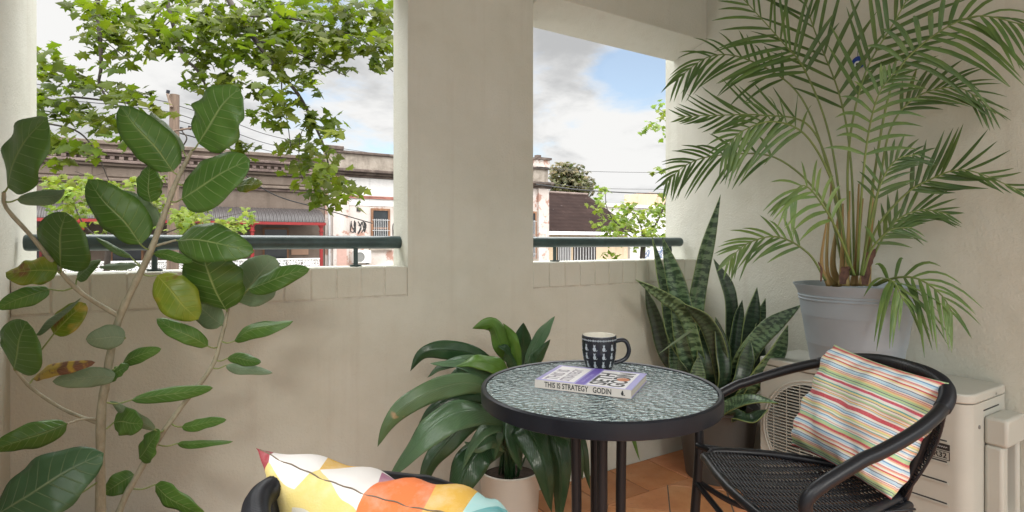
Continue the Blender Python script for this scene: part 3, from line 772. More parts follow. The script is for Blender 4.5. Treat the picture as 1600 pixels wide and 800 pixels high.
# ---------------------------------------------------------------- ficus
fic = thing('rubber_fig', 'tall fig plant with big oval leaves in the left corner', 'plant', PD(157, 900, 1.35) * 1)
fic.location = Vector((fic.location.x, fic.location.y, 0)); base = Vector(fic.location)
STEMS = [
 ([(157, 1010, 1.35), (157, 800, 1.35), (158, 650, 1.36), (165, 600, 1.36), (175, 540, 1.37), (187, 495, 1.38), (210, 445, 1.38), (232, 400, 1.37), (255, 340, 1.36), (275, 285, 1.35), (300, 235, 1.34)], [9, 8.5, 8, 7.5, 7, 7, 6.5, 6, 5.5, 4.5, 3]),
 ([(165, 1010, 1.36), (172, 860, 1.38), (190, 790, 1.42), (215, 742, 1.44), (245, 690, 1.46), (280, 640, 1.48), (330, 575, 1.52), (345, 530, 1.53), (353, 500, 1.53), (358, 472, 1.53)], [7, 7, 6.5, 6.2, 6, 5.5, 5, 4.5, 4, 3]),
 ([(155, 662, 1.36), (100, 640, 1.33), (50, 607, 1.30), (24, 578, 1.28)], [3.6, 3.2, 3, 2.5]),
 ([(187, 495, 1.38), (130, 460, 1.33), (95, 425, 1.29), (50, 370, 1.25), (10, 325, 1.22), (6, 300, 1.21)], [4.5, 4.2, 4, 3.8, 3.4, 3]),
 ([(155, 655, 1.36), (130, 655, 1.33), (105, 662, 1.30)], [2.6, 2.2, 2]),
 ([(240, 385, 1.37), (275, 375, 1.38)], [2.6, 2]),
]
SP = []
for k, (pl, rad) in enumerate(STEMS):
    n = 40 if k < 2 else 16
    P = spl([PD(*p) for p in pl], n); rr = [r * 1.08 / 875 for r in spl([(r, 0, 0) for r in rad], n) for r in (r.x,)]
    P = [Vector((p.x, min(p.y, WY), max(p.z, .16))) if p.z < .16 else p for p in P]
    rr = [r * (1 + .08 * math.sin(i * 1.9)) for i, r in enumerate(rr)]
    m = MB(); m.tube(P, rr, 12); m.build('stem', MAT['fic_stem'], fic, smooth='auto'); SP += P[3:]
# (base, tip, width px, material, depth at base, depth at tip, arch, fold)
FL = [
 ((12, 293), (74, 184), 88, 'fic', 1.20, 1.16, .10, .15), ((310, 224), (374, 138), 80, 'fic', 1.33, 1.30, .08, .12),
 ((270, 268), (188, 165), 54, 'fic', 1.34, 1.30, .08, .35), ((286, 236), (236, 175), 20, 'fic_under', 1.35, 1.40, .05, .5),
 ((284, 311), (391, 250), 70, 'fic', 1.34, 1.30, .06, .12), ((236, 316), (234, 258), 38, 'fic', 1.36, 1.34, .05, .1),
 ((220, 382), (138, 280), 56, 'fic', 1.34, 1.30, .08, .4), ((246, 352), (178, 300), 36, 'fic_under', 1.39, 1.40, .06, .4),
 ((95, 418), (104, 332), 80, 'fic', 1.28, 1.24, .08, .12), ((26, 312), (101, 298), 24, 'fic_under', 1.22, 1.20, -.12, .3),
 ((278, 376), (397, 394), 50, 'fic', 1.38, 1.34, .16, .2), ((353, 484), (314, 384), 74, 'fic', 1.50, 1.42, .08, .15),
 ((388, 452), (484, 420), 30, 'fic', 1.50, 1.46, .08, .3), ((372, 472), (430, 402), 62, 'fic_under', 1.56, 1.60, .05, .12),
 ((246, 430), (310, 499), 48, 'fic_yellow', 1.40, 1.42, .14, .2), ((347, 508), (300, 468), 38, 'fic_under', 1.54, 1.56, .05, .1),
 ((90, 424), (9, 426), 44, 'fic_yellow', 1.27, 1.24, .06, .15), ((78, 452), (-4, 483), 28, 'fic', 1.28, 1.24, .10, .3),
 ((84, 522), (134, 474), 38, 'fic_yellow', 1.31, 1.33, .05, .1), ((57, 524), (126, 466), 18, 'fic_under', 1.30, 1.28, .06, .5),
 ((22, 576), (42, 502), 72, 'fic', 1.27, 1.24, .06, .1), ((325, 541), (245, 498), 26, 'fic', 1.50, 1.46, .22, .3),
 ((366, 533), (458, 502), 24, 'fic', 1.52, 1.50, .16, .4), ((196, 528), (134, 530), 34, 'fic_under', 1.36, 1.32, .05, .15),
 ((52, 592), (149, 566), 20, 'fic_dry', 1.31, 1.30, .14, .4), ((182, 590), (82, 596), 28, 'fic_under', 1.36, 1.30, .08, .2),
 ((192, 568), (252, 545), 20, 'fic', 1.38, 1.36, .12, .3), ((168, 588), (202, 572), 24, 'fic', 1.37, 1.36, .06, .1),
 ((355, 560), (408, 566), 17, 'fic', 1.52, 1.48, .05, .3), ((353, 571), (426, 583), 15, 'fic_under', 1.52, 1.48, .1, .3),
 ((205, 625), (333, 606), 20, 'fic', 1.40, 1.42, -.05, .5), ((243, 672), (172, 627), 17, 'fic_under', 1.42, 1.38, .14, .4),
 ((178, 660), (224, 662), 40, 'fic', 1.38, 1.36, .08, .1), ((218, 716), (250, 673), 38, 'fic', 1.44, 1.42, .05, .1),
 ((284, 667), (354, 656), 17, 'fic', 1.47, 1.45, .10, .3), ((277, 693), (364, 690), 13, 'fic', 1.47, 1.44, .12, .4),
 ((105, 662), (-14, 706), 36, 'fic', 1.30, 1.22, .05, .45), ((-8, 806), (162, 708), 78, 'fic_scar', 1.12, 1.22, .10, .2),
 ((210, 742), (162, 771), 30, 'fic', 1.45, 1.42, .06, .1), ((243, 757), (320, 806), 34, 'fic', 1.45, 1.44, .14, .2),
 ((370, 292), (410, 287), 24, 'fic_yellow', 1.42, 1.40, .05, .1), ((205, 402), (150, 371), 10, 'fic', 1.37, 1.34, .06, .5),
 ((240, 396), (301, 409), 16, 'fic', 1.38, 1.36, .06, .3), ((120, 436), (158, 407), 24, 'fic', 1.33, 1.31, .08, .2), ((214, 414), (154, 417), 13, 'fic_under', 1.38, 1.35, .04, .3)]
qf = random.Random(5)
for b, t, w, mt, zb, zt, arch, fold in FL:
    B, T_ = PD(*b, zb), PD(*t, zt)
    for p in (B, T_): p.y = min(p.y, WY)
    L_ = (T_ - B); mid = (B + T_) / 2; n_ = Vector((-VIEW.x, -VIEW.y, .35)); n_ = (n_ - L_ * n_.dot(L_) / L_.length_squared).normalized()
    side = L_.normalized().cross(n_)
    pts = [B, B.lerp(T_, .33) + n_ * arch * L_.length * .8 + side * L_.length * qf.uniform(-.04, .04), B.lerp(T_, .68) + n_ * arch * L_.length * .8, T_]
    wd = w * (zb + zt) / 2 / 875
    near = min(SP, key=lambda s: (s - B).length + .6 * max(0, s.z - B.z))
    if (near - B).length > .004:
        m = MB(); c = (near + B) / 2 - L_.normalized() * .0 + Vector((0, 0, -.12 * (near - B).length))
        m.tube(spl([near, c, B, B + L_ * .04], 10), [.0022, .002, .002, .0019, .0018, .0018, .0017, .0016, .0015, .001], 7); m.build('petiole', MAT['fic_petiole'], fic, smooth=True)
    leaf_obj('leaf', MAT[mt], fic, pts, wd * (1.2 if w > 45 else 1.1), prof_ficus, nrm=n_, fold=fold, roll=qf.uniform(-15, 15) * (.4 if w > 45 else 1), twist=qf.uniform(-42, 42) * (.15 if w > 45 else 1), nl=20, nc=8, wave=qf.uniform(.05, .16) * (.6 if w > 45 else 1), tint=(qf.uniform(.85, 1.2),) * 3)
m = MB(); m.lathe([(0, 0), (.12, 0), (.15, .24), (.158, .26), (.15, .26), (.14, .24), (0, .235)], (base.x, base.y, 0), 40); m.build('pot', MAT['potdark'], fic, smooth='auto')
settle(fic)

# ---------------------------------------------------------------- peace lily
LX, LY = 1.03, 1.66
lil = thing('peace_lily', 'peace lily with broad drooping leaves in a cream pot behind the table', 'plant', (LX, LY, 0))
m = MB(); m.lathe([(0, 0), (.085, 0), (.088, .005), (.105, .285), (.107, .30), (.103, .303), (.099, .30), (.098, .27), (0, .268)], (LX, LY, 0), 56); m.build('pot', MAT['potcream'], lil, smooth='auto')
m = MB(); m.lathe([(0, .275), (.06, .273), (.098, .27)], (LX, LY, 0), 30, closed=True); m.build('soil', MAT['soil'], lil, smooth=True)
LL_ = [
 ([(790, 590, 1.90), (745, 556, 1.86), (700, 547, 1.82), (662, 552, 1.80), (641, 580, 1.80)], 36, 'lily', 20),
 ([(800, 600, 1.86), (765, 582, 1.80), (725, 566, 1.76), (672, 568, 1.76)], 44, 'lily_light', -25),
 ([(800, 598, 1.80), (780, 573, 1.74), (745, 563, 1.72), (712, 572, 1.74)], 40, 'lily_green', 10),
 ([(806, 575, 1.92), (783, 540, 1.90), (768, 508, 1.90), (738, 513, 1.88)], 40, 'lily_green', 30),
 ([(815, 580, 1.97), (815, 545, 1.97), (818, 504, 1.95)], 50, 'lily', 0),
 ([(820, 575, 1.94), (835, 540, 1.92), (850, 515, 1.90), (867, 494, 1.90)], 34, 'lily_light', 20),
 ([(832, 575, 1.88), (842, 555, 1.86), (860, 530, 1.84)], 22, 'lily', -20),
 ([(790, 625, 1.80), (745, 600, 1.72), (695, 604, 1.66), (640, 630, 1.62), (608, 662, 1.61), (590, 698, 1.62)], 46, 'lily_brown', 10),
 ([(795, 660, 1.80), (745, 640, 1.66), (690, 655, 1.60), (645, 700, 1.57), (604, 752, 1.58)], 66, 'lily_light', -5),
 ([(780, 610, 1.88), (730, 612, 1.86), (690, 628, 1.84), (655, 660, 1.82)], 32, 'lily', 0),
 ([(790, 660, 1.84), (740, 655, 1.78), (695, 695, 1.74), (668, 735, 1.72), (660, 790, 1.72)], 44, 'lily', 10),
 ([(790, 700, 1.82), (750, 705, 1.74), (722, 750, 1.70), (706, 820, 1.70)], 68, 'lily', 0),
 ([(800, 650, 1.82), (822, 665, 1.72), (848, 720, 1.66), (862, 800, 1.66)], 66, 'lily', -10),
 ([(815, 640, 1.84), (850, 655, 1.76), (875, 720, 1.70), (872, 830, 1.70)], 56, 'lily', 10),
 ([(830, 640, 1.90), (870, 650, 1.86), (905, 690, 1.84), (922, 765, 1.84)], 34, 'lily', 0),
 ([(860, 660, 1.96), (930, 655, 1.95), (980, 670, 1.95), (1000, 720, 1.95)], 16, 'lily_green', 0),
 ([(790, 620, 1.86), (760, 620, 1.82), (735, 640, 1.80), (725, 670, 1.80)], 52, 'lily', 15),
 ([(800, 630, 1.84), (785, 645, 1.78), (775, 680, 1.76), (772, 720, 1.76)], 40, 'lily', -20),
 ([(810, 640, 1.80), (805, 660, 1.76), (808, 700, 1.74), (815, 735, 1.74)], 44, 'lily', 15),
 ([(790, 705, 1.80), (770, 690, 1.74), (745, 700, 1.72), (725, 690, 1.72)], 24, 'lily_light', 10),
 ([(780, 600, 1.92), (740, 580, 1.90), (715, 590, 1.88), (690, 610, 1.88)], 44, 'lily', 0),
 ([(810, 590, 1.90), (800, 560, 1.88), (790, 545, 1.86), (778, 540, 1.84)], 34, 'lily', -10),
 ([(800, 580, 1.84), (780, 590, 1.80), (750, 605, 1.76), (735, 625, 1.75)], 40, 'lily_green', -10),
 ([(800, 600, 1.84), (770, 575, 1.80), (735, 560, 1.78), (690, 572, 1.78), (668, 590, 1.78)], 26, 'lily_light', -10),
 ([(795, 640, 1.80), (760, 618, 1.74), (715, 618, 1.70), (675, 640, 1.68), (650, 672, 1.68)], 30, 'lily', 15),
 ([(798, 690, 1.80), (785, 665, 1.76), (760, 668, 1.72), (735, 700, 1.70), (722, 735, 1.70)], 30, 'lily_light', -10),
 ([(812, 580, 1.9), (806, 550, 1.88), (800, 525, 1.87), (786, 505, 1.86)], 22, 'lily_green', 20),
 ([(845, 660, 1.80), (880, 665, 1.74), (900, 700, 1.72), (910, 750, 1.72)], 40, 'lily', 10),
]
ql = random.Random(11); C0 = Vector((LX, LY, .27))
for pts, w, mt, roll in LL_:
    P = [PD(*p) for p in pts]
    for p in P: p.y = min(p.y, WY)
    b = P[0]; st = C0 + Vector((ql.uniform(-.03, .03), ql.uniform(-.03, .03), 0))
    m = MB(); m.tube(spl([st, st.lerp(b, .5) + UP * .03 + (b - st) * .0, b, P[0].lerp(P[1], .25)], 12), [.004 - .002 * i / 11 for i in range(12)], 7); m.build('leaf_stalk', MAT['fic_petiole'] if mt == 'x' else MAT['lily'], lil, smooth=True)
    n_ = Vector((-VIEW.x, -VIEW.y, .8))
    leaf_obj('leaf', MAT[mt], lil, P, w * P[1].dot(VIEW) / 875 * .78, prof_lily, nrm=n_, fold=.3, roll=roll, twist=ql.uniform(-30, 30), nl=24, nc=8, wave=ql.uniform(.08, .2), tint=(ql.uniform(.8, 1.15),) * 3)
settle(lil)

# ---------------------------------------------------------------- snake plant
KX, KY = 2.20, 1.713
sn = thing('snake_plant', 'snake plant with tall mottled sword leaves in a dark grey pot in the corner', 'plant', (KX, KY, 0))
m = MB(); m.lathe([(0, 0), (.135, 0), (.14, .006), (.178, .30), (.192, .325), (.19, .335), (.18, .334), (.172, .30), (0, .298)], (KX, KY, 0), 64); m.build('pot', MAT['potdark'], sn, smooth='auto')
m = MB(); m.lathe([(0, .312), (.1, .306), (.17, .30)], (KX, KY, 0), 32, closed=True); m.build('soil', MAT['soil'], sn, smooth=True)
SL = [
 ([(1096, 640, 2.62), (1085, 520, 2.62), (1097, 420, 2.60), (1126, 304, 2.56)], 28, 'snake', 10), ([(1080, 630, 2.60), (1058, 540, 2.62), (1035, 450, 2.66), (1019, 370, 2.68)], 30, 'snake', -15),
 ([(1092, 640, 2.54), (1078, 560, 2.54), (1062, 460, 2.55), (1035, 370, 2.58)], 36, 'snake', 5), ([(1078, 640, 2.66), (1050, 570, 2.70), (1025, 500, 2.72), (1008, 448, 2.72)], 24, 'snake_dark', 20),
 ([(1092, 560, 2.50), (1070, 490, 2.48), (1035, 462, 2.46), (993, 437, 2.46)], 22, 'snake', 30), ([(1140, 640, 2.66), (1143, 540, 2.70), (1140, 460, 2.72), (1115, 404, 2.74)], 25, 'snake_dark', -10),
 ([(1132, 640, 2.50), (1125, 560, 2.46), (1105, 505, 2.44), (1068, 474, 2.42)], 28, 'snake_dark', 20), ([(1112, 650, 2.50), (1105, 590, 2.50), (1106, 530, 2.50), (1098, 505, 2.50)], 38, 'snake_dark', 0),
 ([(1140, 650, 2.56), (1158, 580, 2.54), (1172, 510, 2.52), (1183, 449, 2.52)], 30, 'snake_dark', 0), ([(1145, 640, 2.60), (1165, 570, 2.58), (1182, 510, 2.56), (1196, 466, 2.56)], 24, 'snake', 10),
 ([(1140, 640, 2.50), (1160, 570, 2.44), (1195, 520, 2.38), (1252, 476, 2.33)], 32, 'snake', 25), ([(1140, 660, 2.46), (1165, 610, 2.40), (1205, 560, 2.32), (1231, 508, 2.28)], 36, 'snake', -15),
 ([(1120, 650, 2.64), (1140, 580, 2.66), (1152, 510, 2.68), (1160, 468, 2.68)], 20, 'snake_dark', 10), ([(1125, 640, 2.40), (1150, 630, 2.30), (1180, 626, 2.22), (1216, 630, 2.16)], 22, 'snake', 60),
 ([(1125, 650, 2.40), (1150, 650, 2.34), (1175, 655, 2.30), (1200, 640, 2.26)], 24, 'snake_dark', 50), ([(1070, 640, 2.60), (1062, 590, 2.62), (1052, 545, 2.64), (1046, 510, 2.64)], 16, 'snake', 0),
 ([(1100, 640, 2.58), (1092, 590, 2.58), (1086, 560, 2.58), (1082, 530, 2.58)], 22, 'snake', 10), ([(1160, 660, 2.50), (1172, 600, 2.48), (1180, 560, 2.46), (1182, 505, 2.46)], 34, 'snake_dark', -10),
 ([(1120, 650, 2.46), (1128, 600, 2.44), (1128, 550, 2.44), (1118, 495, 2.44)], 26, 'snake_dark', -30), ([(1085, 645, 2.50), (1074, 610, 2.50), (1068, 585, 2.50), (1060, 560, 2.5)], 22, 'snake_dark', 20),
 ([(1145, 650, 2.44), (1150, 610, 2.42), (1165, 570, 2.40), (1172, 530, 2.40)], 26, 'snake_dark', 25), ([(1100, 655, 2.44), (1096, 620, 2.42), (1090, 590, 2.42), (1092, 555, 2.42)], 26, 'snake', 0),
]
qs = random.Random(3)
for pts, w, mt, roll in SL:
    P = [keep(PD(*p), XR - .03) for p in pts]
    r0 = Vector((KX + qs.uniform(-.09, .09), KY + qs.uniform(-.09, .09), .30)); P = [r0.lerp(P[0], .0)] + ([P[0]] if P[0].z > .36 else []) + P[1:]
    if len(P) < 5: P = [P[0]] + P[1:]
    o = leaf_obj('leaf', MAT[mt], sn, P, w * 2.05 / 875, prof_snake, nrm=Vector((-VIEW.x, -VIEW.y, .1)), fold=-.28, roll=roll, twist=qs.uniform(-35, 35), nl=24, nc=6, wave=.03, thick=.004, tint=(qs.uniform(.8, 1.15),) * 3)
leaf_obj('dry_leaf', MAT['fic_under'], sn, [PD(1082, 515, 2.42), PD(1058, 532, 2.4), PD(1029, 553, 2.38)], .011, prof_palm, nl=10, nc=2, thick=.001)
settle(sn)

# ---------------------------------------------------------------- palm
QX, QY, QZ = 2.205, 1.10, AT
pm = thing('palm', 'feathery palm in a light grey pot on top of the air conditioner', 'plant', (QX, QY, QZ))
m = MB(); m.lathe([(0, .0), (.132, .0), (.138, .006), (.152, .10), (.153, .102), (.1535, .10), (.168, .205), (.169, .208), (.1695, .205), (.176, .262), (.1795, .264), (.1795, .268), (.1775, .270), (.1775, .274), (.181, .276), (.181, .280), (.179, .282), (.185, .30), (.196, .318), (.197, .322), (.193, .322), (.178, .30), (.172, .26), (0, .258)], (QX, QY, QZ), 72)
m.v = [(QX + (x - QX) * 1.06, QY + (y - QY) * 1.06, z) for x, y, z in m.v]
m.build('pot', MAT['potgrey'], pm, smooth='auto', angle=25)
m = MB(); m.lathe([(0, .285), (.1, .282), (.172, .276)], (QX, QY, QZ), 32, closed=True); m.build('soil', MAT['soil'], pm, smooth=True)
def PK(p):
    v = PD(*p); v.x = min(v.x, XR - .035); return v
# (rachis pixels+depth, first leaflet at t, leaflet length m, leaflet count, droop, tilt of the plane, tint, spread angle)
FR = [
 ([(1325, 430, 2.1), (1300, 230, 2.15), (1260, 115, 2.12), (1219, 62, 2.08), (1150, -14, 2.0)], .50, .31, 26, .25, 10, 1.0, 58),
 ([(1330, 430, 2.08), (1325, 250, 2.0), (1350, 120, 1.94), (1400, 30, 1.88), (1450, -60, 1.8)], .42, .30, 26, .15, -10, .95, 55),
 ([(1335, 430, 2.1), (1330, 260, 2.15), (1312, 150, 2.15), (1270, 40, 2.1), (1240, -60, 2.0)], .45, .30, 24, .12, 25, .9, 48),
 ([(1348, 430, 2.06), (1368, 260, 1.95), (1395, 130, 1.88), (1440, 70, 1.82), (1520, 26, 1.74), (1606, 40, 1.66)], .48, .24, 28, .75, 15, 1.1, 70),
 ([(1325, 430, 2.1), (1295, 270, 2.15), (1250, 150, 2.18), (1175, 96, 2.2), (1110, 88, 2.22), (1050, 130, 2.25)], .46, .20, 30, .55, 12, 1.0, 50),
 ([(1322, 430, 2.1), (1300, 280, 2.1), (1262, 195, 2.08), (1190, 180, 2.06), (1125, 180, 2.06), (1060, 182, 2.06)], .45, .19, 28, -.1, -15, .8, 48),
 ([(1328, 430, 2.05), (1305, 300, 2.0), (1262, 215, 1.96), (1210, 190, 1.92), (1160, 205, 1.9), (1130, 235, 1.9)], .42, .20, 26, .5, 20, 1.1, 55),
 ([(1320, 430, 2.1), (1290, 320, 2.12), (1215, 248, 2.16), (1130, 242, 2.2), (1075, 256, 2.25), (1036, 290, 2.28)], .42, .17, 30, .45, 5, .95, 50),
 ([(1290, 438, 2.06), (1262, 395, 2.06), (1214, 370, 2.08), (1165, 382, 2.12), (1135, 412, 2.14)], .30, .15, 26, .4, 10, 1.35, 48),
 ([(1350, 430, 2.06), (1372, 300, 2.02), (1392, 200, 1.98), (1435, 150, 1.94), (1500, 138, 1.9), (1556, 178, 1.87)], .48, .17, 28, .35, -12, .85, 42),
 ([(1350, 430, 2.04), (1368, 360, 2.0), (1410, 308, 1.95), (1450, 282, 1.9), (1510, 266, 1.82), (1604, 302, 1.76)], .46, .17, 26, -.15, 5, .75, 50),
 ([(1352, 430, 2.06), (1375, 380, 2.04), (1400, 345, 2.0), (1440, 328, 1.97), (1485, 335, 1.94)], .35, .15, 22, .1, 10, .85, 45),
 ([(1368, 446, 2.0), (1400, 434, 1.92), (1435, 436, 1.86), (1470, 460, 1.82), (1490, 492, 1.8)], .12, .19, 20, .8, 20, 1.2, 70),
 ([(1365, 446, 1.96), (1385, 436, 1.88), (1400, 446, 1.84), (1412, 470, 1.82)], .3, .19, 12, .9, 10, 1.3, 65),
 ([(1340, 430, 2.02), (1345, 320, 1.92), (1355, 220, 1.86), (1372, 150, 1.8), (1400, 110, 1.78)], .42, .18, 22, .6, 10, 1.25, 60),
 ([(1335, 430, 2.0), (1312, 370, 1.94), (1285, 320, 1.9), (1255, 290, 1.88), (1225, 320, 1.88)], .35, .18, 20, .6, 0, 1.5, 58),
 ([(1345, 430, 2.0), (1360, 350, 1.94), (1375, 290, 1.9), (1400, 250, 1.88), (1440, 240, 1.86)], .38, .14, 22, .3, 0, .85, 50),
 ([(1348, 430, 1.98), (1362, 390, 1.94), (1390, 360, 1.9), (1425, 355, 1.88)], .4, .12, 16, .4, 0, .9, 50),
]
qp = random.Random(21)
def frond(pts, t0, ll, n, droop, tilt, tn, ang):
    P = spl([PK(p) for p in pts], 60); m = MB()
    rad = [.0042 * (1 - .8 * i / 59) + .0006 for i in range(60)]; m.m = 1; m.tube(P, rad, 6, col=(tn, tn, tn)); m.m = 0
    n = int(n * .5)
    for k in range(n):
        t = t0 + (1 - t0) * (k + .5) / n; i = min(58, int(t * 59)); p = P[i]; tg = (P[i + 1] - P[max(0, i - 1)]).normalized()
        vw = Vector((-VIEW.x, -VIEW.y, .15)); vw = (vw - tg * vw.dot(tg)).normalized(); sd_ = tg.cross(vw)
        a = R(tilt); sd_ = sd_ * math.cos(a) + vw * math.sin(a)
        x = (t - t0) / (1 - t0); L_ = ll * .92 * (.62 + .55 * math.sin(math.pi * min(1, x * .95 + .12))) * (1 - .35 * x) * qp.uniform(.9, 1.08)
        for s in (-1, 1):
            an = R(ang * (1 - .55 * x) + qp.uniform(-6, 6)); d = (tg * math.cos(an) + sd_ * s * math.sin(an) + vw * qp.uniform(-.12, .22)).normalized()
            dr = droop * qp.uniform(.5, .95)
            pts_ = [p + d * L_ * f - UP * dr * L_ * f * f for f in (0, .35, .7, 1)]
            pts_ = [Vector((min(q.x, XR - .012), q.y, q.z)) for q in pts_]
            g = tn * qp.uniform(.8, 1.2)
            blade(m, pts_, .0155 * (1 - .3 * x) * (ll / .2) ** .45, prof_palm, nrm=vw + UP * .5, fold=.35, nl=6, nc=2, tint=(g * (1 + .25 * max(0, tn - 1)), g, g * .9), wq=qp)
    return m
for a in FR: frond(*a).build('frond', [MAT['palm'], MAT['rachis']], pm, smooth=True)
for k in range(9):
    x = 1293 + k * 7.4 + qp.uniform(-2, 2); z = 2.02 + qp.uniform(0, .14); r0 = .006 + qp.uniform(0, .0055)
    tx = 1335 + (x - 1325) * .9 + (qp.uniform(-16, 6) if k < 4 else qp.uniform(-6, 22)); ty = qp.uniform(270, 345)
    m = MB(); m.tube(spl([PK((x + (4 if k < 3 else 0), 447, z)), PK((x + (tx - x) * .35 - (8 if k < 3 else 0), 410, z)), PK((tx, ty, z - .02))], 14), [r0 * (1.5 - 1.1 * i / 13) for i in range(14)], 9); m.build('cane', MAT['cane'], pm, smooth=True)
for k, (a, b, c) in enumerate([((1353, 445), (1358, 410), (1368, 388)), ((1318, 444), (1322, 425), (1326, 416)), ((1283, 440), (1284, 420), (1278, 408))]):
    m = MB(); blade(m, [PK((*a, 2.0)), PK((*b, 1.99)), PK((*c, 1.98))], .03 if k < 2 else .008, prof_snake, fold=.5, nl=8, nc=4, wave=.3); o = m.build('dry_sheath', plain('dry_sheath', (.10, .05, .035), .8, .4, 60), pm, smooth=True)
settle(pm)
# ================================================================ street outside (facades stand across the road, parallel to our parapet)
GZ0 = -4.2
m = MB(); m.box(-400, 400, 2.6, 900, GZ0 - .3, GZ0 - .01); tag(m.build('ground', plain('dry_ground', (.16, .14, .10), .95, .3, .5)), kind='structure')
m = MB(); m.box(-120, 160, 6.5, 18, GZ0 - .2, GZ0); m.m = 1
for i in range(-20, 26): m.box(i * 6, i * 6 + 3, 12.2, 12.32, GZ0 + .0, GZ0 + .004)
tag(m.build('road', [plain('asphalt', (.05, .05, .05), .9, .2, 3), MAT['white']]), kind='structure')
m = MB(); m.box(-120, 160, 18.0, 23.4, GZ0 - .2, GZ0 + .13); tag(m.build('footpath', plain('concrete', (.3, .29, .27), .9, .15, 2)), kind='structure')
m = MB(); m.box(-120, 160, 2.5, 6.49, GZ0 - .2, GZ0 + .13); tag(m.build('near_footpath', plain('concrete_near', (.3, .29, .27), .9, .15, 2)), kind='structure')

def stucco(name, cols, sc=1.2, patchy=None, rough=.85):
    n = NT(name); o = n.coord(); nz = n.noise(o, sc, 6, .62, .4)
    c = n.ramp(nz, [(.3 + .4 * i / (len(cols) - 1), k) for i, k in enumerate(cols)])
    dr = n.noise(n.mapv(o, (3, 3, .25)), 1.2, 5, .6); c = n.mix(n.rng(dr, .52, .75, 0, .45), c, tuple(k * .45 for k in cols[0]))
    if patchy: c = n.mix(n.rng(n.noise(n.mapv(o, loc=(4, 2, 1)), 1.6, 7, .7), patchy[1], patchy[1] + .05), c, patchy[0])
    n.set(c, rough, n.bump(n.noise(o, 12, 5, .6), .4, .03)); return n.done(cols[0])
TA = stucco('taupe_stucco', [(.125, .095, .073), (.155, .119, .094), (.185, .146, .118)])
TAD = stucco('taupe_moulding', [(.10, .07, .06), (.16, .115, .10), (.22, .17, .145)], 2)
PE = stucco('peeling_render', [(.50, .43, .38), (.56, .50, .46), (.60, .55, .52)], 1.4, ((.38, .22, .17), .54))
PEW = stucco('white_render', [(.60, .58, .57), (.68, .67, .66)], 1.2, ((.45, .38, .33), .66))
STN = stucco('weathered_parapet', [(.17, .14, .115), (.30, .26, .215), (.40, .35, .30)], 2.2)
CORN = stucco('dark_cornice', [(.05, .036, .03), (.10, .073, .06), (.18, .145, .12)], 3)
RED = plain('red_paint', (.24, .018, .018), .45, .15, 3)
DK = plain('dark_interior', (.03, .025, .024), .6, .3, 3)
WOOD = bark_mat('old_timber', (.14, .06, .03), (.3, .16, .09), 6, .3)
GLS = plain('dark_pane', (.03, .035, .04), .12, .2, 2)
STEEL = plain('pale_steel', (.5, .5, .5), .5, .1)
def corrug(name, c, f=60, axis='x'):
    n = NT(name); o = n.coord(); s = n.node('ShaderNodeSeparateXYZ'); n.link(o, s.inputs[0])
    w = n.m('SINE', n.m('MULTIPLY', s.outputs[0], f)); cc = n.mix(n.rng(n.noise(o, 1.5, 4), .3, .7), c, tuple(k * 1.3 for k in c))
    cc = n.mix(n.rng(w, -1, 1, 0, .35), cc, tuple(k * .5 for k in c)); n.set(cc, .5, n.bump(w, .6, .04)); return n.done(c)
IRON = corrug('corrugated_iron', (.035, .029, .028), 50)
def lace_mat():
    n = NT('iron_lace'); o = n.coord(); v = n.voro(n.mapv(o, (1, .0, 1)), 9, 'DISTANCE_TO_EDGE', 0, .45)
    ring = n.m('ABSOLUTE', n.m('SUBTRACT', n.voro(n.mapv(o, (1, 0, 1)), 9, 'F1', 0, .45), .33))
    hole = n.m('MULTIPLY', n.m('GREATER_THAN', v, .10), n.m('GREATER_THAN', ring, .09))
    n.set((.80, .80, .79), .5); tr = n.node('ShaderNodeBsdfTransparent'); x = n.node('ShaderNodeMixShader')
    n.link(hole, x.inputs[0]); n.link(n.bs.outputs[0], x.inputs[1]); n.link(tr.outputs[0], x.inputs[2]); n.link(x.outputs[0], n.out.inputs[0]); return n.done((.8, .8, .8))
LACE = lace_mat()

YF = 23.5
# ---- terrace with the long verandah
te = thing('terrace_building', 'brown rendered terrace with moulded parapet and red trimmed upstairs verandah across the street', 'building', (-3, YF, GZ0))
m = MB(); m.box(-16, 5.64, YF, YF + 9, GZ0, 4.5); m.build('wall', TA, te)
for z0, z1, d, mt in ((4.38, 4.52, .10, TA), (4.10, 4.20, .22, TAD), (4.00, 4.095, .12, TAD), (3.76, 3.86, .20, TAD), (3.66, 3.755, .12, TA), (3.14, 3.24, .14, TA), (3.04, 3.135, .07, TAD)):
    m = MB(); m.box(-16, 5.62, YF - d, YF + .02, z0, z1); m.build('moulding', mt, te, bevel=.02)
x = -15.4; k = 0
while x < 4.6:
    m = MB(); m.box(x, x + 1.9, YF - .035, YF + .02, 3.30, 3.60); m.build('parapet_panel', TA, te, bevel=.015); x += 2.3
x = -15.8
while x < 5.5:
    m = MB(); m.box(x, x + .13, YF - .17, YF - .0, 3.88, 3.98); m.build('dentil', TAD, te); x += .26
VY = 22.0
m = MB(); n = 14
pr = [(YF - .02 - (YF - VY) * math.sin(t * 1.35) / math.sin(1.35), 2.38 - .56 * (1 - math.cos(t * 1.35)) / (1 - math.cos(1.35))) for t in [i / n for i in range(n + 1)]]
for (ya, za), (yb, zb) in zip(pr, pr[1:]): m.hexa([(-16, ya, za - .03), (5.30, ya, za - .03), (5.30, yb, zb - .03), (-16, yb, zb - .03)], [(-16, ya, za), (5.30, ya, za), (5.30, yb, zb), (-16, yb, zb)])
m.build('verandah_roof', IRON, te)
m = MB(); m.box(-16, 5.32, VY - .06, VY + .02, 1.70, 1.80); m.build('fascia', RED, te)
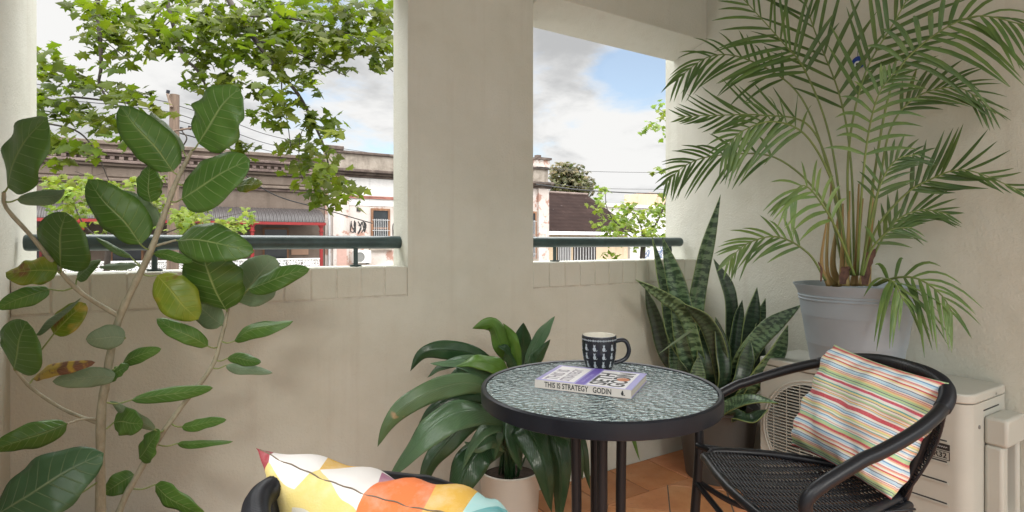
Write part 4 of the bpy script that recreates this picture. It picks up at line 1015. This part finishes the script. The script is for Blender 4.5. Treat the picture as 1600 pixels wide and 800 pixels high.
for i in range(-8, 1):
    px_ = 5.16 + i * 2.45 + (0 if i == 0 else .04)
    m = MB(); m.tube([(px_, VY, -.5), (px_, VY, 1.70)], .065, 12); m.tube([(px_, VY, 1.45), (px_, VY, 1.49)], .10, 12); m.tube([(px_, VY, 1.60), (px_, VY, 1.70)], [.07, .13], 12); m.tube([(px_, VY, GZ0), (px_, VY, -.56)], .07, 10)
    m.build('post', RED, te, smooth='auto')
    if i < 0:
        m = MB(); m.box(px_ + .08, px_ + 2.38, VY - .006, VY + .006, -.35, .40); b = m.build('balustrade', LACE, te)
        m = MB(); m.box(px_ + .06, px_ + 2.40, VY - .03, VY + .03, .405, .455); m.box(px_ + .06, px_ + 2.40, VY - .03, VY + .03, -.40, -.355); m.build('handrail', MAT['white'], b)
m = MB(); m.box(-16, 5.32, VY - .05, YF - .002, -.55, -.46); m.build('verandah_floor', TAD, te)
for i, x in enumerate((-14.2, -11.7, -9.2, -6.7, -4.1, -1.5, 1.2, 3.30)):
    wd = .95 if i % 2 else .8
    m = MB(); z1 = 1.62 if i % 2 else 1.5; z0 = -.45 if i % 2 else .2
    m.box(x, x + wd, YF - .05, YF - .003, z0, z1); f = m.build('door_frame' if i % 2 else 'window_frame', WOOD if i % 2 else RED, te)
    m = MB(); m.box(x + .07, x + wd - .07, YF - .06, YF - .051, z0 + .05, z1 - .07); m.build('pane', GLS, f)
    if i % 2 == 0:
        m = MB()
        for j in range(5): m.box(x + .1 + j * .14, x + .12 + j * .14, YF - .075, YF - .061, z0 + .05, z1 - .07)
        m.build('bars', RED, f)
m = MB(); m.box(4.35, 5.0, YF - .04, YF - .003, .55, .85); m.build('sign_board', plain('sign_tan', (.35, .22, .15), .7), te)
for x in (-12, -7, -2, 2.8):
    m = MB(); m.box(x, x + 1.6, YF - .05, YF - .002, GZ0 + .1, -1.3); m.build('shopfront', DK, te)
settle(te)

# ---- peeling corner building
co_ = thing('corner_building', 'peeling pale rendered corner building with dark cornice and barred window, right of the brown terrace', 'building', (11, YF, GZ0))
x0, x1 = 5.66, 16.9
m = MB(); m.box(x0, x1, YF - .02, YF + 8, GZ0, 3.92); m.build('wall', PE, co_)
m = MB(); m.box(x0 + .01, x1 - .01, YF + .02, YF + .32, 3.92, 4.76); m.build('parapet', STN, co_)
m = MB(); m.box(x0, x1 + .04, YF - .06, YF + .36, 4.765, 4.88); m.build('parapet_cap', CORN, co_, bevel=.02)
m = MB(); m.box(x0 + .0, x0 + .75, YF - .10, YF + .4, 4.885, 5.04); m.build('parapet_block', CORN, co_, bevel=.02)
for z0, z1, d in ((3.98, 4.10, .40), (3.88, 3.975, .26), (3.78, 3.875, .14)):
    m = MB(); m.box(x0 - .0, x1 + .1, YF - d, YF + .01, z0, z1); m.build('cornice', CORN, co_, bevel=.02)
m = MB(); m.box(6.62, 14.8, YF - .06, YF - .021, 3.02, 3.77); m.box(6.62, 14.8, YF - .04, YF - .0205, 2.6, 2.89); m.build('white_band', PEW, co_)
m = MB(); m.box(6.62, 14.8, YF - .09, YF - .021, 2.90, 2.95); m.box(6.62, 14.8, YF - .09, YF - .021, 2.965, 3.015); m.build('string_course', plain('brick_red', (.33, .14, .11), .8, .3, 5), co_)
for a, b in ((5.95, 6.6), (14.85, 15.6), (16.2, 16.85)):
    m = MB(); m.box(a, b, YF - .14, YF - .021, GZ0, 3.775); m.build('pilaster', PE, co_, bevel=.01)
m = MB(); m.tube([(5.8, YF - .12, GZ0), (5.8, YF - .12, 3.7)], .05, 10); m.build('drainpipe', STEEL, co_, smooth='auto')
m = MB(); m.box(16.1, 16.9, YF - .12, YF + .55, 4.885, 5.25); m.build('chimney', PE, co_); m = MB(); m.box(16.02, 16.98, YF - .2, YF + .63, 5.255, 5.36); m.box(16.2, 16.45, YF, YF + .25, 5.365, 5.5); m.build('chimney_cap', CORN, co_)
for xa, xb, z0, z1 in ((7.56, 8.40, .80, 2.50), (10.2, 11.04, .8, 2.5), (12.9, 13.74, .8, 2.5), (15.75, 16.12, .2, 2.6)):
    m = MB(); t = .09
    for q in ((xa, xb, z1 - t, z1), (xa, xb, z0, z0 + t), (xa, xa + t, z0 + t, z1 - t), (xb - t, xb, z0 + t, z1 - t), (xa + t, xb - t, (z0 + z1) / 2 - .04, (z0 + z1) / 2 + .04)): m.box(q[0], q[1], YF - .09, YF - .021, q[2], q[3])
    f = m.build('window', WOOD, co_); m = MB(); m.box(xa + t, xb - t, YF - .05, YF - .0215, z0 + t, z1 - t); m.build('pane', GLS, f)
    m = MB(); n = max(3, int((xb - xa) / .1))
    for j in range(n): m.tube([(xa + t + (xb - xa - 2 * t) * (j + .5) / n, YF - .11, z0), (xa + t + (xb - xa - 2 * t) * (j + .5) / n, YF - .11, z1 - .45)], .012, 6)
    for z in (z0 + .25, (z0 + z1) / 2 - .1, z1 - .5): m.tube([(xa + .04, YF - .115, z), (xb - .04, YF - .115, z)], .012, 6)
    m.build('security_bars', STEEL, f)
    m = MB(); m.box(xa - .08, xb + .08, YF - .14, YF - .021, z0 - .1, z0 - .01); m.build('sill', STN, f)
m = MB(); m.box(6.95, 7.12, YF - .05, YF - .021, 2.35, 2.5); m.build('vent', DK, co_)
# spray-painted tags on the wall
q = random.Random(8); m = MB()
for x_, w_, z_ in ((6.72, .72, 1.66), (8.55, .5, 1.6), (9.4, .6, .9), (12, .7, 1.5), (8.9, .8, .5)):
    m = MB()
    for k in range(5):
        cx = x_ + w_ * (k + .4) / 5; pts = [(cx + q.uniform(-.09, .09), YF - .066 if z_ > 2.6 else YF - .028, z_ + q.uniform(-.3, .3)) for _ in range(7)]
        m.tube(spl(pts, 30), .022, 5, flat=.3)
    m.build('graffiti', MAT['ink'], co_)
m = MB(); m.box(6.1, 6.5, YF - .148, YF - .141, GZ0 + 2.5, 1.0); m.build('poster', plain('pink_poster', (.5, .32, .27), .8), co_)
settle(co_)
oa = thing('wall_air_conditioner', 'small white outdoor air conditioner on brackets under the barred window across the street', 'air conditioner', (7.1, YF - .2, .2))
m = MB(); m.box(6.72, 7.46, YF - .40, YF - .12, .18, .70); m.build('casing', MAT['white'], oa, bevel=.02)
m = MB(); m.lathe([(0, 0), (.2, 0), (.2, .02), (.17, .02), (.17, .01), (0, .01)], (0, 0, 0), 32); M = Matrix.Translation((6.98, YF - .402, .44)) @ Matrix.Rotation(R(90), 4, 'X'); m.v = [tuple(M @ Vector(v)) for v in m.v]; m.build('fan_guard', MAT['coil'], oa, smooth='auto')
m = MB(); m.box(6.8, 6.84, YF - .42, YF - .021, .12, .178); m.box(7.34, 7.38, YF - .42, YF - .021, .12, .178); m.build('bracket', MAT['coil'], oa)
settle(oa)

# ---- brown roofed cottage
ho = thing('cottage', 'low cream house with a steep dark brown roof beyond the second opening', 'house', (20, 26, GZ0))
m = MB(); m.box(17.3, 23.4, 24.5, 32.5, GZ0, 1.58); m.build('wall', stucco('cream_stucco', [(.55, .42, .28), (.62, .5, .36)], 1, ((.7, .66, .6), .6)), ho)
def roofm():
    n = NT('old_brown_roof'); o = n.coord(); c = n.ramp(n.noise(o, 1.2, 6, .65), [(.3, (.014, .008, .007)), (.6, (.022, .013, .011)), (.75, (.036, .022, .019))])
    c = n.mix(n.rng(n.noise(n.mapv(o, (1, 1, 2)), 3, 5, .7), .66, .7), c, (.09, .075, .07)); s = n.node('ShaderNodeSeparateXYZ'); n.link(o, s.inputs[0]); w = n.m('SINE', n.m('MULTIPLY', s.outputs[2], 30))
    n.set(c, .9, n.bump(w, .2, .02), Specular_IOR_Level=.05); return n.done()
RF = roofm(); m = MB()
a = [(17.0, 24.1, 1.62), (23.9, 24.1, 1.62), (23.6, 28.5, 4.12), (17.0, 28.5, 4.12)]
m.hexa([(x, y, z - .12) for x, y, z in a], a); b = [(17.0, 28.5, 4.12), (23.6, 28.5, 4.12), (23.9, 32.9, 1.62), (17.0, 32.9, 1.62)]; m.hexa([(x, y, z - .12) for x, y, z in b], b); m.build('roof', RF, ho)
m = MB(); m.tube([(16.9, 28.5, 4.15), (23.65, 28.5, 4.15)], .09, 8); m.build('ridge_cap', TAD, ho)
m = MB(); m.hexa([(23.38, 24.6, 1.58), (23.4, 24.6, 1.58), (23.4, 32.4, 1.58), (23.38, 32.4, 1.58)], [(23.38, 28.45, 3.95), (23.4, 28.45, 3.95), (23.4, 28.5, 3.95), (23.38, 28.5, 3.95)]); m.build('gable', PEW, ho)
m = MB(); m.box(16.95, 24.0, 24.02, 24.1, 1.44, 1.62); m.build('gutter', MAT['cover'], ho)
for xa, xb in ((18.2, 19.1), (19.3, 20.9)):
    m = MB(); m.box(xa, xb, 24.43, 24.498, -.6, 1.2); f = m.build('window', DK, ho)
    m = MB()
    for j in range(8): m.box(xa + (xb - xa) * j / 8 + .03, xa + (xb - xa) * j / 8 + .07, 24.40, 24.429, -.55, .9)
    m.build('bars', STEEL, f)
settle(ho)
# ---- far white buildings
wb = thing('white_warehouse', 'pale white building with a flat roofline beyond the brown roofed house', 'building', (36, 32, GZ0))
m = MB(); m.box(25.5, 60, 30, 44, GZ0, 3.55); m.build('wall', PEW, wb); m = MB(); m.box(25.4, 60.1, 29.8, 44.2, 3.55, 3.75); m.build('parapet', MAT['white'], wb); m = MB(); m.box(34, 36.5, 33, 36, 3.75, 5.1); m.build('stair_block', stucco('tan_block', [(.4, .26, .18), (.45, .32, .24)], 1), wb)
settle(wb)
lw = thing('boundary_wall', 'low pale wall covered in blue graffiti beyond the second opening', 'wall', (28, 24.5, GZ0))
m = MB(); m.box(23.5, 40, 24.4, 24.7, GZ0, .95); m.build('wall', PEW, lw); q = random.Random(4); m = MB()
for k in range(34):
    cx, cz = q.uniform(24, 34), q.uniform(-.5, .7); m.tube(spl([(cx + q.uniform(-.35, .35), 24.385, cz + q.uniform(-.3, .3)) for _ in range(6)], 20), .03, 5, flat=.3)
m.build('graffiti', plain('blue_spray', (.12, .17, .28), .6), lw); settle(lw)

# ---- utility pole and wires
po = thing('utility_pole', 'weathered timber power pole standing in front of the brown terrace', 'pole', PD(270, 377, 17.0)); po.location.z = GZ0
P0 = PD(270, 377, 17.0); top = PD(273, 148, 17.0)
m = MB(); m.tube([(P0.x, P0.y, GZ0), (P0.x, P0.y, 1), (top.x, top.y, top.z)], [.19, .16, .13], 14); m.build('shaft', MAT['pole'], po, smooth='auto')
m = MB(); m.tube([PD(262, 147, 17.0), PD(268, 168, 16.8)], .045, 8); m.tube([PD(268, 205, 16.85), PD(300, 200, 16.4)], .03, 8); m.build('crossarm', MAT['pole'], po)
for a, b in (((262, 146), (263, 141)), ((283, 205), (284, 199)), ((296, 203), (297, 197))):
    m = MB(); m.tube([PD(*a, 16.8), PD(*b, 16.8)], .05, 8); m.build('insulator', MAT['mug'], po)
m = MB(); m.tube(spl([PD(285, 206, 16.7), PD(292, 216, 16.7), PD(285, 230, 16.8), PD(276, 250, 16.85)], 12), .02, 6); m.build('bracket', MAT['bark'], po)
settle(po)
WR = plain('wire_black', (.02, .02, .02), .6)
for k, (pts, r, lab) in enumerate([
    ([(278, 165, 17), (360, 190, 19), (450, 218, 22), (620, 245, 28)], .012, 'topmost thin wire running right from the pole over the roofs'),
    ([(278, 178, 17), (360, 205, 19), (450, 232, 22), (620, 262, 28)], .012, 'second thin wire running right from the pole over the roofs'),
    ([(278, 188, 17), (350, 210, 19), (430, 238, 22), (620, 272, 28)], .012, 'third thin wire running right from the pole over the roofs'),
    ([(265, 160, 17), (200, 148, 16), (140, 140, 15), (20, 128, 14)], .012, 'upper thin wire running left from the pole'),
    ([(265, 175, 17), (200, 166, 16), (140, 160, 15), (20, 150, 14)], .012, 'lower thin wire running left from the pole'),
    ([(276, 206, 17), (330, 228, 18), (420, 300, 20.5), (510, 328, 22.3), (582, 349, 23.3)], .022, 'thick service cable sagging from the pole to the barred window'),
    ([(838, 288, 26), (900, 296, 27), (980, 301, 29), (1060, 303, 31)], .03, 'thick cable crossing the second opening above the brown roof'),
    ([(838, 262, 26), (930, 268, 28), (1060, 270, 31)], .011, 'thin wire high in the second opening'),
    ([(838, 284, 26), (930, 294, 28), (1060, 296, 31)], .011, 'thin wire just above the thick cable in the second opening')]):
    m = MB(); m.tube(spl([PD(*p) for p in pts], 40), r, 6); o = m.build('power_line', WR); tag(o, lab, 'wire')

# ================================================================ trees
def leaf5(m, c, s, ax, nr, tint, q):
    """five-lobed leaf"""
    a = (ax - nr * ax.dot(nr)).normalized(); b = nr.cross(a)
    pr = [(0, -.08), (.13, .10), (.42, .00), (.32, .26), (.56, .42), (.30, .48), (.24, .62), (0, 1.0)]
    pts = pr + [(-x, y) for x, y in pr[-2:0:-1]]
    vs = [c + nr * .05 * s] + [c + b * (x * s) + a * (y * s) - nr * s * (.18 * abs(x) + .15 * y * y) for x, y in pts]
    vs.insert(1, vs.pop(0)) if False else None
    ctr = c + a * (.35 * s) + nr * .02 * s
    n = len(pts); m.add([ctr] + vs[1:], [(0, 1 + i, 1 + (i + 1) % n) for i in range(n)], None, tint)
def foliage(m, blobs, size, q, per=1.0, lum=(.75, 1.3), clump=9, up=.5, dz=.25):
    for bx_, by_, rx, ry, cnt, Z in blobs:
        k = 0; cnt = int(cnt * per)
        while k < cnt:
            a = q.uniform(0, 6.283); r = math.sqrt(q.random()); zz_ = Z * (1 + q.gauss(0, dz * .25))
            c0 = PD(bx_ + rx * r * math.cos(a), by_ + ry * r * math.sin(a), zz_); cl = q.uniform(*lum); yel = q.uniform(.85, 1.25)
            for _ in range(q.randint(2, clump)):
                c = c0 + Vector((q.gauss(0, 1), q.gauss(0, 1), q.gauss(0, .55))) * size * .62
                nr = Vector((q.gauss(0, .55) - VIEW.x * .35, q.gauss(0, .55) - VIEW.y * .35, up + q.uniform(0, .6))).normalized()
                ax = Vector((q.gauss(0, 1), q.gauss(0, 1), -.6))
                g = cl * q.uniform(.8, 1.2); leaf5(m, c, size * q.uniform(.7, 1.2), ax, nr, (g * yel, g, g * .9), q); k += 1
def limbs(parent, brs, mat=None, base=None):
    for pts, r0, r1 in brs:
        P = [PD(*p) if not isinstance(p, Vector) else p for p in pts]; n = 8 * len(P); r0 *= .75
        S = spl(P, n); m = MB(); m.tube(S, [r0 + (r1 - r0) * i / (n - 1) for i in range(n)], 7); m.build('branch', MAT['bark'], parent, smooth=True)
q = random.Random(31)
TB = Vector((-3.3, 7.2, GZ0 + .13)); TT = TB + Vector((.1, .1, 7.6))
pt = thing('street_tree', 'street tree with lobed green leaves hanging over the first opening', 'tree', TB)
m = MB(); m.tube(spl([TB, TB + Vector((.05, 0, 3)), TT], 16), [.26 - .012 * i for i in range(16)], 14); m.build('trunk', bark_mat('plane_bark', (.25, .22, .16), (.4, .37, .3), 4), pt, smooth='auto')
Zt = 8.0
limbs(pt, [([TT - UP * .6, PD(60, -260, 8), PD(150, -60, 8), (152, 10, 8), (157, 70, 7.9), (158, 105, 7.9), (155, 130, 7.9), (166, 152, 7.9)], .06, .014),
 ([TT - UP * .2, PD(140, -320, 8), PD(240, -70, 8.1), (268, 30, 8), (285, 85, 8), (308, 110, 8), (330, 150, 8)], .06, .012),
 ([TT, PD(200, -360, 8.2), PD(330, -60, 8.2), (372, 25, 8.1), (398, 62, 8), (432, 108, 8), (464, 145, 7.9), (488, 188, 7.9), (508, 235, 7.9), (518, 285, 7.9)], .075, .010),
 ([(440, 120, 8), (441, 150, 8), (449, 190, 8), (455, 235, 8)], .014, .005), ([(398, 62, 8), (450, 78, 8), (490, 95, 8), (540, 118, 8)], .018, .006), ([(372, 25, 8.1), (460, 30, 8.2), (560, 60, 8.2), (614, 112, 8.2)], .022, .007),
 ([TT - UP * 1.2, PD(-60, 40, 8), (60, 148, 8), (120, 152, 8), (190, 160, 8), (250, 168, 8)], .04, .006), ([(60, 190, 8), (120, 205, 8), (150, 238, 8), (170, 282, 8)], .02, .006),
 ([(155, 130, 7.9), (175, 150, 7.9), (215, 165, 7.9)], .012, .004), ([(158, 60, 7.9), (190, 85, 7.9), (222, 110, 7.9)], .01, .004), ([(268, 30, 8), (240, 60, 8), (225, 100, 8)], .012, .004),
 ([(488, 188, 7.9), (470, 210, 7.9), (468, 262, 7.9), (480, 300, 7.9)], .010, .003), ([(118, 268, 8), (140, 275, 8), (165, 270, 8)], .006, .002)])
NB = [(150, 12, 36, 22, 45, 8), (135, 35, 22, 16, 22, 8), (180, 40, 26, 26, 40, 7.9), (150, 66, 20, 16, 20, 7.9), (186, 72, 22, 14, 18, 7.9), (175, 95, 14, 10, 10, 7.9),
 (235, 20, 30, 24, 45, 8.1), (262, 55, 36, 30, 60, 8), (235, 78, 20, 14, 14, 8), (300, 30, 46, 36, 110, 8.2), (350, 50, 46, 44, 110, 8.2), (330, 98, 34, 32, 60, 8), (300, 130, 20, 16, 18, 8), (365, 128, 24, 18, 26, 8),
 (400, 25, 46, 34, 110, 8.3), (400, 85, 38, 36, 80, 8.1), (455, 30, 46, 34, 110, 8.3), (455, 85, 38, 32, 75, 8.1), (510, 30, 44, 34, 100, 8.3), (515, 82, 38, 34, 75, 8.2), (565, 25, 44, 30, 95, 8.3), (568, 70, 38, 30, 70, 8.2), (600, 55, 16, 44, 50, 8.3), (596, 92, 18, 18, 20, 8.2),
 (430, 128, 20, 16, 20, 8), (470, 130, 26, 16, 26, 8), (440, 165, 16, 14, 14, 8), (468, 178, 22, 16, 22, 7.9), (500, 200, 24, 16, 24, 7.9), (455, 215, 14, 18, 14, 8), (480, 232, 18, 18, 18, 7.9), (515, 245, 18, 16, 18, 7.9), (462, 256, 16, 12, 14, 7.9), (498, 280, 26, 18, 34, 7.9), (520, 300, 26, 18, 30, 7.9), (540, 284, 12, 10, 8, 7.9), (505, 318, 18, 8, 10, 7.9),
 (372, 222, 14, 14, 12, 8), (398, 178, 26, 12, 16, 8), (425, 188, 14, 10, 8, 8),
 (72, 100, 16, 26, 30, 8), (98, 120, 26, 24, 40, 8), (72, 160, 14, 24, 26, 8), (105, 172, 36, 14, 34, 8), (140, 142, 28, 14, 24, 8), (172, 150, 30, 12, 22, 8), (212, 150, 26, 10, 18, 8), (240, 160, 16, 10, 10, 8), (140, 190, 40, 14, 32, 8), (190, 190, 24, 10, 14, 8), (78, 208, 18, 20, 26, 8), (110, 226, 34, 14, 28, 8), (165, 222, 22, 9, 10, 8), (90, 240, 26, 10, 16, 8)]
m = MB(); foliage(m, NB, .16, q, 1.4, (.6, 1.45)); m.build('crown', MAT['plane'], pt, smooth=True)
settle(pt)
# lower, sunlit young tree further out
TB2 = PD(150, 377, 13.5); TB2.z = GZ0 + .13
p2 = thing('young_street_tree', 'bright yellow green young tree in front of the terrace, low behind the left handrail', 'tree', TB2)
m = MB(); m.tube(spl([TB2, TB2 + Vector((.1, 0, 2.5)), PD(170, 380, 13.5), PD(175, 350, 13.5)], 14), [.11 - .006 * i for i in range(14)], 10); m.build('trunk', MAT['bark'], p2, smooth='auto')
limbs(p2, [([PD(172, 385, 13.5), (130, 350, 13.5), (110, 300, 13.5)], .03, .01), ([PD(172, 375, 13.5), (200, 340, 13.5), (250, 295, 13.5)], .03, .008), ([PD(172, 385, 13.5), (240, 370, 13.3), (300, 350, 13.2), (390, 330, 13)], .03, .006)])
B2 = [(78, 300, 20, 22, 34, 13.5), (110, 290, 26, 20, 44, 13.5), (145, 300, 26, 22, 44, 13.5), (105, 330, 26, 22, 36, 13.5), (145, 335, 24, 16, 26, 13.5), (180, 300, 20, 12, 16, 13.5), (235, 277, 20, 8, 14, 13.5), (215, 288, 18, 9, 12, 13.5), (275, 335, 18, 12, 16, 13.3), (305, 340, 24, 18, 40, 13.2), (285, 355, 24, 14, 26, 13.2), (360, 356, 26, 12, 30, 13), (340, 362, 20, 9, 16, 13), (387, 334, 8, 9, 8, 13), (220, 352, 30, 14, 26, 13.4), (75, 365, 16, 16, 22, 13.5), (180, 366, 44, 10, 34, 13.5), (90, 385, 26, 12, 16, 13.5), (250, 315, 14, 8, 8, 13.4)]
m = MB(); foliage(m, B2, .16, q, 2.2, (.75, 1.4)); m.build('crown', MAT['plane_far'], p2, smooth=True); settle(p2)
# tree beyond the second opening
TB3 = PD(1000, 377, 17); TB3.z = GZ0 + .13
p3 = thing('roadside_tree', 'bright green roadside tree rising over the right handrail', 'tree', TB3)
m = MB(); m.tube(spl([TB3, TB3 + UP * 3, PD(1005, 385, 17), PD(1010, 360, 17)], 12), [.13 - .007 * i for i in range(12)], 10); m.build('trunk', MAT['bark'], p3, smooth='auto')
limbs(p3, [([PD(1005, 385, 17), (975, 360, 17), (950, 330, 17), (945, 292, 17)], .04, .008), ([PD(1005, 380, 17), (1000, 350, 17), (990, 330, 17)], .035, .008), ([PD(1005, 380, 17), (1030, 340, 17), (1060, 260, 17), (1062, 200, 17), (1030, 170, 17)], .05, .008), ([PD(1060, 262, 17), (1045, 262, 17), (1030, 266, 17)], .012, .004)])
B3 = [(944, 297, 5, 6, 5, 17), (936, 318, 8, 10, 10, 17), (950, 345, 16, 16, 30, 17), (975, 330, 18, 12, 26, 17), (975, 355, 24, 14, 40, 17), (1000, 342, 18, 16, 30, 17), (1005, 362, 20, 12, 26, 17), (1032, 330, 12, 18, 26, 17), (1036, 358, 14, 16, 24, 17), (985, 378, 40, 6, 26, 17), (950, 374, 14, 6, 10, 17), (960, 400, 16, 6, 8, 17), (1060, 330, 20, 40, 50, 17),
 (1022, 192, 12, 10, 14, 17), (1034, 168, 6, 10, 8, 17), (1030, 266, 7, 5, 7, 17), (1055, 200, 18, 26, 24, 17), (1010, 200, 6, 4, 4, 17)]
m = MB(); foliage(m, B3, .18, q, 2.2, (.7, 1.4)); m.build('crown', MAT['plane_far'], p3, smooth=True); settle(p3)
# dark round tree far off
TB4 = PD(890, 377, 62); TB4.z = GZ0
p4 = thing('distant_tree', 'dark rounded tree far off behind the brown roof', 'tree', TB4)
m = MB(); m.tube([TB4, PD(890, 330, 62), PD(888, 290, 62)], [.4, .3, .15], 10); m.build('trunk', MAT['bark'], p4, smooth='auto')
B4 = [(878, 272, 18, 16, 170, 61), (898, 275, 18, 16, 160, 62), (912, 288, 14, 12, 110, 62), (890, 290, 30, 12, 150, 61), (872, 292, 14, 16, 90, 62), (900, 298, 34, 6, 80, 62)]
m = MB(); foliage(m, B4, .5, q, 2.2, (.55, 1.5), 12, .5, .06); m.build('crown', MAT['darktree'], p4, smooth=True); settle(p4)
# ================================================================ camera, light, world
cam = bpy.data.cameras.new('camera'); co = bpy.data.objects.new('camera', cam); COL.objects.link(co)
co.location = (0, 0, EYE); co.rotation_euler = (R(90), 0, -math.atan2(SN, CS))
cam.sensor_width = 36; cam.lens = 36 * F / 1600; cam.shift_y = -23 / 1600; cam.clip_end = 2000; cam.clip_start = .02
SC.camera = co
SUN_EL, SUN_AZ = 20.0, 204.0   # azimuth clockwise from +Y: the sun stands behind the camera
sd = Vector((math.sin(R(SUN_AZ)) * math.cos(R(SUN_EL)), math.cos(R(SUN_AZ)) * math.cos(R(SUN_EL)), math.sin(R(SUN_EL))))
sl = bpy.data.lights.new('sun', 'SUN'); sl.energy = .62; sl.angle = R(11); sl.color = (1, .95, .86)
so = bpy.data.objects.new('sun', sl); COL.objects.link(so); so.location = (0, -5, 8); so.rotation_euler = sd.to_track_quat('Z', 'Y').to_euler()

w = bpy.data.worlds.new('World'); SC.world = w; w.use_nodes = True
t = w.node_tree; N = t.nodes; N.clear()
def nd(tp, **k):
    n = N.new(tp)
    for a, b in k.items(): setattr(n, a, b)
    return n
def mth(op, a, b=None, clamp=False):
    n = nd('ShaderNodeMath', operation=op); n.use_clamp = clamp
    for i, x in enumerate((a, b)):
        if x is None: continue
        if isinstance(x, bpy.types.NodeSocket): t.links.new(x, n.inputs[i])
        else: n.inputs[i].default_value = x
    return n.outputs[0]
sky = nd('ShaderNodeTexSky', sky_type='NISHITA'); sky.sun_disc = False; sky.sun_elevation = R(SUN_EL); sky.sun_rotation = R(SUN_AZ)
sky.air_density = 1; sky.dust_density = .6; sky.ozone_density = 1.5
bgs = nd('ShaderNodeBackground'); t.links.new(sky.outputs[0], bgs.inputs[0]); bgs.inputs[1].default_value = .15
tc = nd('ShaderNodeTexCoord'); sep = nd('ShaderNodeSeparateXYZ'); t.links.new(tc.outputs['Generated'], sep.inputs[0])
X, Y, Z = sep.outputs
zz = mth('ADD', mth('MAXIMUM', Z, 0), .22)
cmb = nd('ShaderNodeCombineXYZ'); t.links.new(mth('DIVIDE', X, zz), cmb.inputs[0]); t.links.new(mth('DIVIDE', Y, zz), cmb.inputs[1]); cmb.inputs[2].default_value = 3.7
def noise(v, sc, det, ro, dist=0):
    n = nd('ShaderNodeTexNoise'); t.links.new(v, n.inputs['Vector']); n.inputs['Scale'].default_value = sc; n.inputs['Detail'].default_value = det
    n.inputs['Roughness'].default_value = ro; n.inputs['Distortion'].default_value = dist; return n.outputs[0]
def hole(px, py, size, amt):
    d = (VIEW + RIGHT * ((px - 800) / F) + UP * ((377 - py) / F)).normalized()
    dp = nd('ShaderNodeVectorMath', operation='DOT_PRODUCT'); t.links.new(tc.outputs['Generated'], dp.inputs[0]); dp.inputs[1].default_value = d
    ang = mth('ARCCOSINE', mth('MINIMUM', dp.outputs['Value'], 1.0))
    g = nd('ShaderNodeMapRange', interpolation_type='SMOOTHSTEP'); t.links.new(ang, g.inputs[0]); g.inputs[1].default_value = 0; g.inputs[2].default_value = size; g.inputs[3].default_value = amt; g.inputs[4].default_value = 0
    return g.outputs[0]
base = noise(cmb.outputs[0], 1.5, 9, .58, .2)
dens = mth('ADD', base, .13)
for a in ((985, 115, .13, -.22), (890, 218, .06, -.07), (250, 170, .16, .0), (420, 215, .14, -.08), (180, 100, .25, .1), (960, 230, .14, .16), (870, 90, .1, .1)):
    dens = mth('ADD', dens, hole(*a))
cov = nd('ShaderNodeMapRange', interpolation_type='SMOOTHSTEP'); t.links.new(dens, cov.inputs[0]); cov.inputs[1].default_value = .43; cov.inputs[2].default_value = .60; cov.inputs[3].default_value = .25
# cloud shade: thick parts are greyer; the cloud deck is brighter overhead and round the sun
sh = nd('ShaderNodeMapRange', interpolation_type='SMOOTHSTEP')
sn2 = mth('ADD', mth('MULTIPLY', noise(cmb.outputs[0], 2.1, 6, .6, .3), .6), mth('MULTIPLY', base, .4))
for a in ((880, 85, .12, .16), (590, 130, .14, .02), (960, 240, .12, -.12), (80, 80, .2, -.08)):
    sn2 = mth('ADD', sn2, hole(*a))
t.links.new(sn2, sh.inputs[0]); sh.inputs[1].default_value = .44; sh.inputs[2].default_value = .66; sh.inputs[3].default_value = 1.0; sh.inputs[4].default_value = .58
ovr = nd('ShaderNodeMapRange', interpolation_type='SMOOTHSTEP'); t.links.new(Z, ovr.inputs[0]); ovr.inputs[1].default_value = .36; ovr.inputs[2].default_value = .8; ovr.inputs[3].default_value = .90; ovr.inputs[4].default_value = 9
ov = ovr.outputs[0]
dps = nd('ShaderNodeVectorMath', operation='DOT_PRODUCT'); t.links.new(tc.outputs['Generated'], dps.inputs[0]); dps.inputs[1].default_value = sd
glow = mth('MULTIPLY', mth('POWER', mth('MAXIMUM', dps.outputs['Value'], 0), 2.0), .5)
lum = mth('MULTIPLY', mth('MULTIPLY', sh.outputs[0], .96), mth('ADD', ov, glow))
cc = nd('ShaderNodeMix', data_type='RGBA'); t.links.new(sh.outputs[0], cc.inputs[0]); cc.inputs[6].default_value = (.93, .96, 1.0, 1); cc.inputs[7].default_value = (1, .995, .98, 1)
cb = nd('ShaderNodeBackground'); t.links.new(cc.outputs[2], cb.inputs[0]); t.links.new(lum, cb.inputs[1])
ms = nd('ShaderNodeMixShader'); t.links.new(cov.outputs[0], ms.inputs[0]); t.links.new(bgs.outputs[0], ms.inputs[1]); t.links.new(cb.outputs[0], ms.inputs[2])
wo = nd('ShaderNodeOutputWorld'); t.links.new(ms.outputs[0], wo.inputs[0])

vs = SC.view_settings; vs.view_transform = 'Standard'; vs.look = 'None'; vs.exposure = .12; vs.gamma = 1; vs.use_curve_mapping = False
SC.render.engine = 'CYCLES'; SC.cycles.use_denoising = True; SC.cycles.max_bounces = 10; SC.cycles.transparent_max_bounces = 16
SC.cycles.diffuse_bounces = 5; SC.cycles.sample_clamp_indirect = 6; SC.cycles.caustics_reflective = False; SC.cycles.caustics_refractive = False
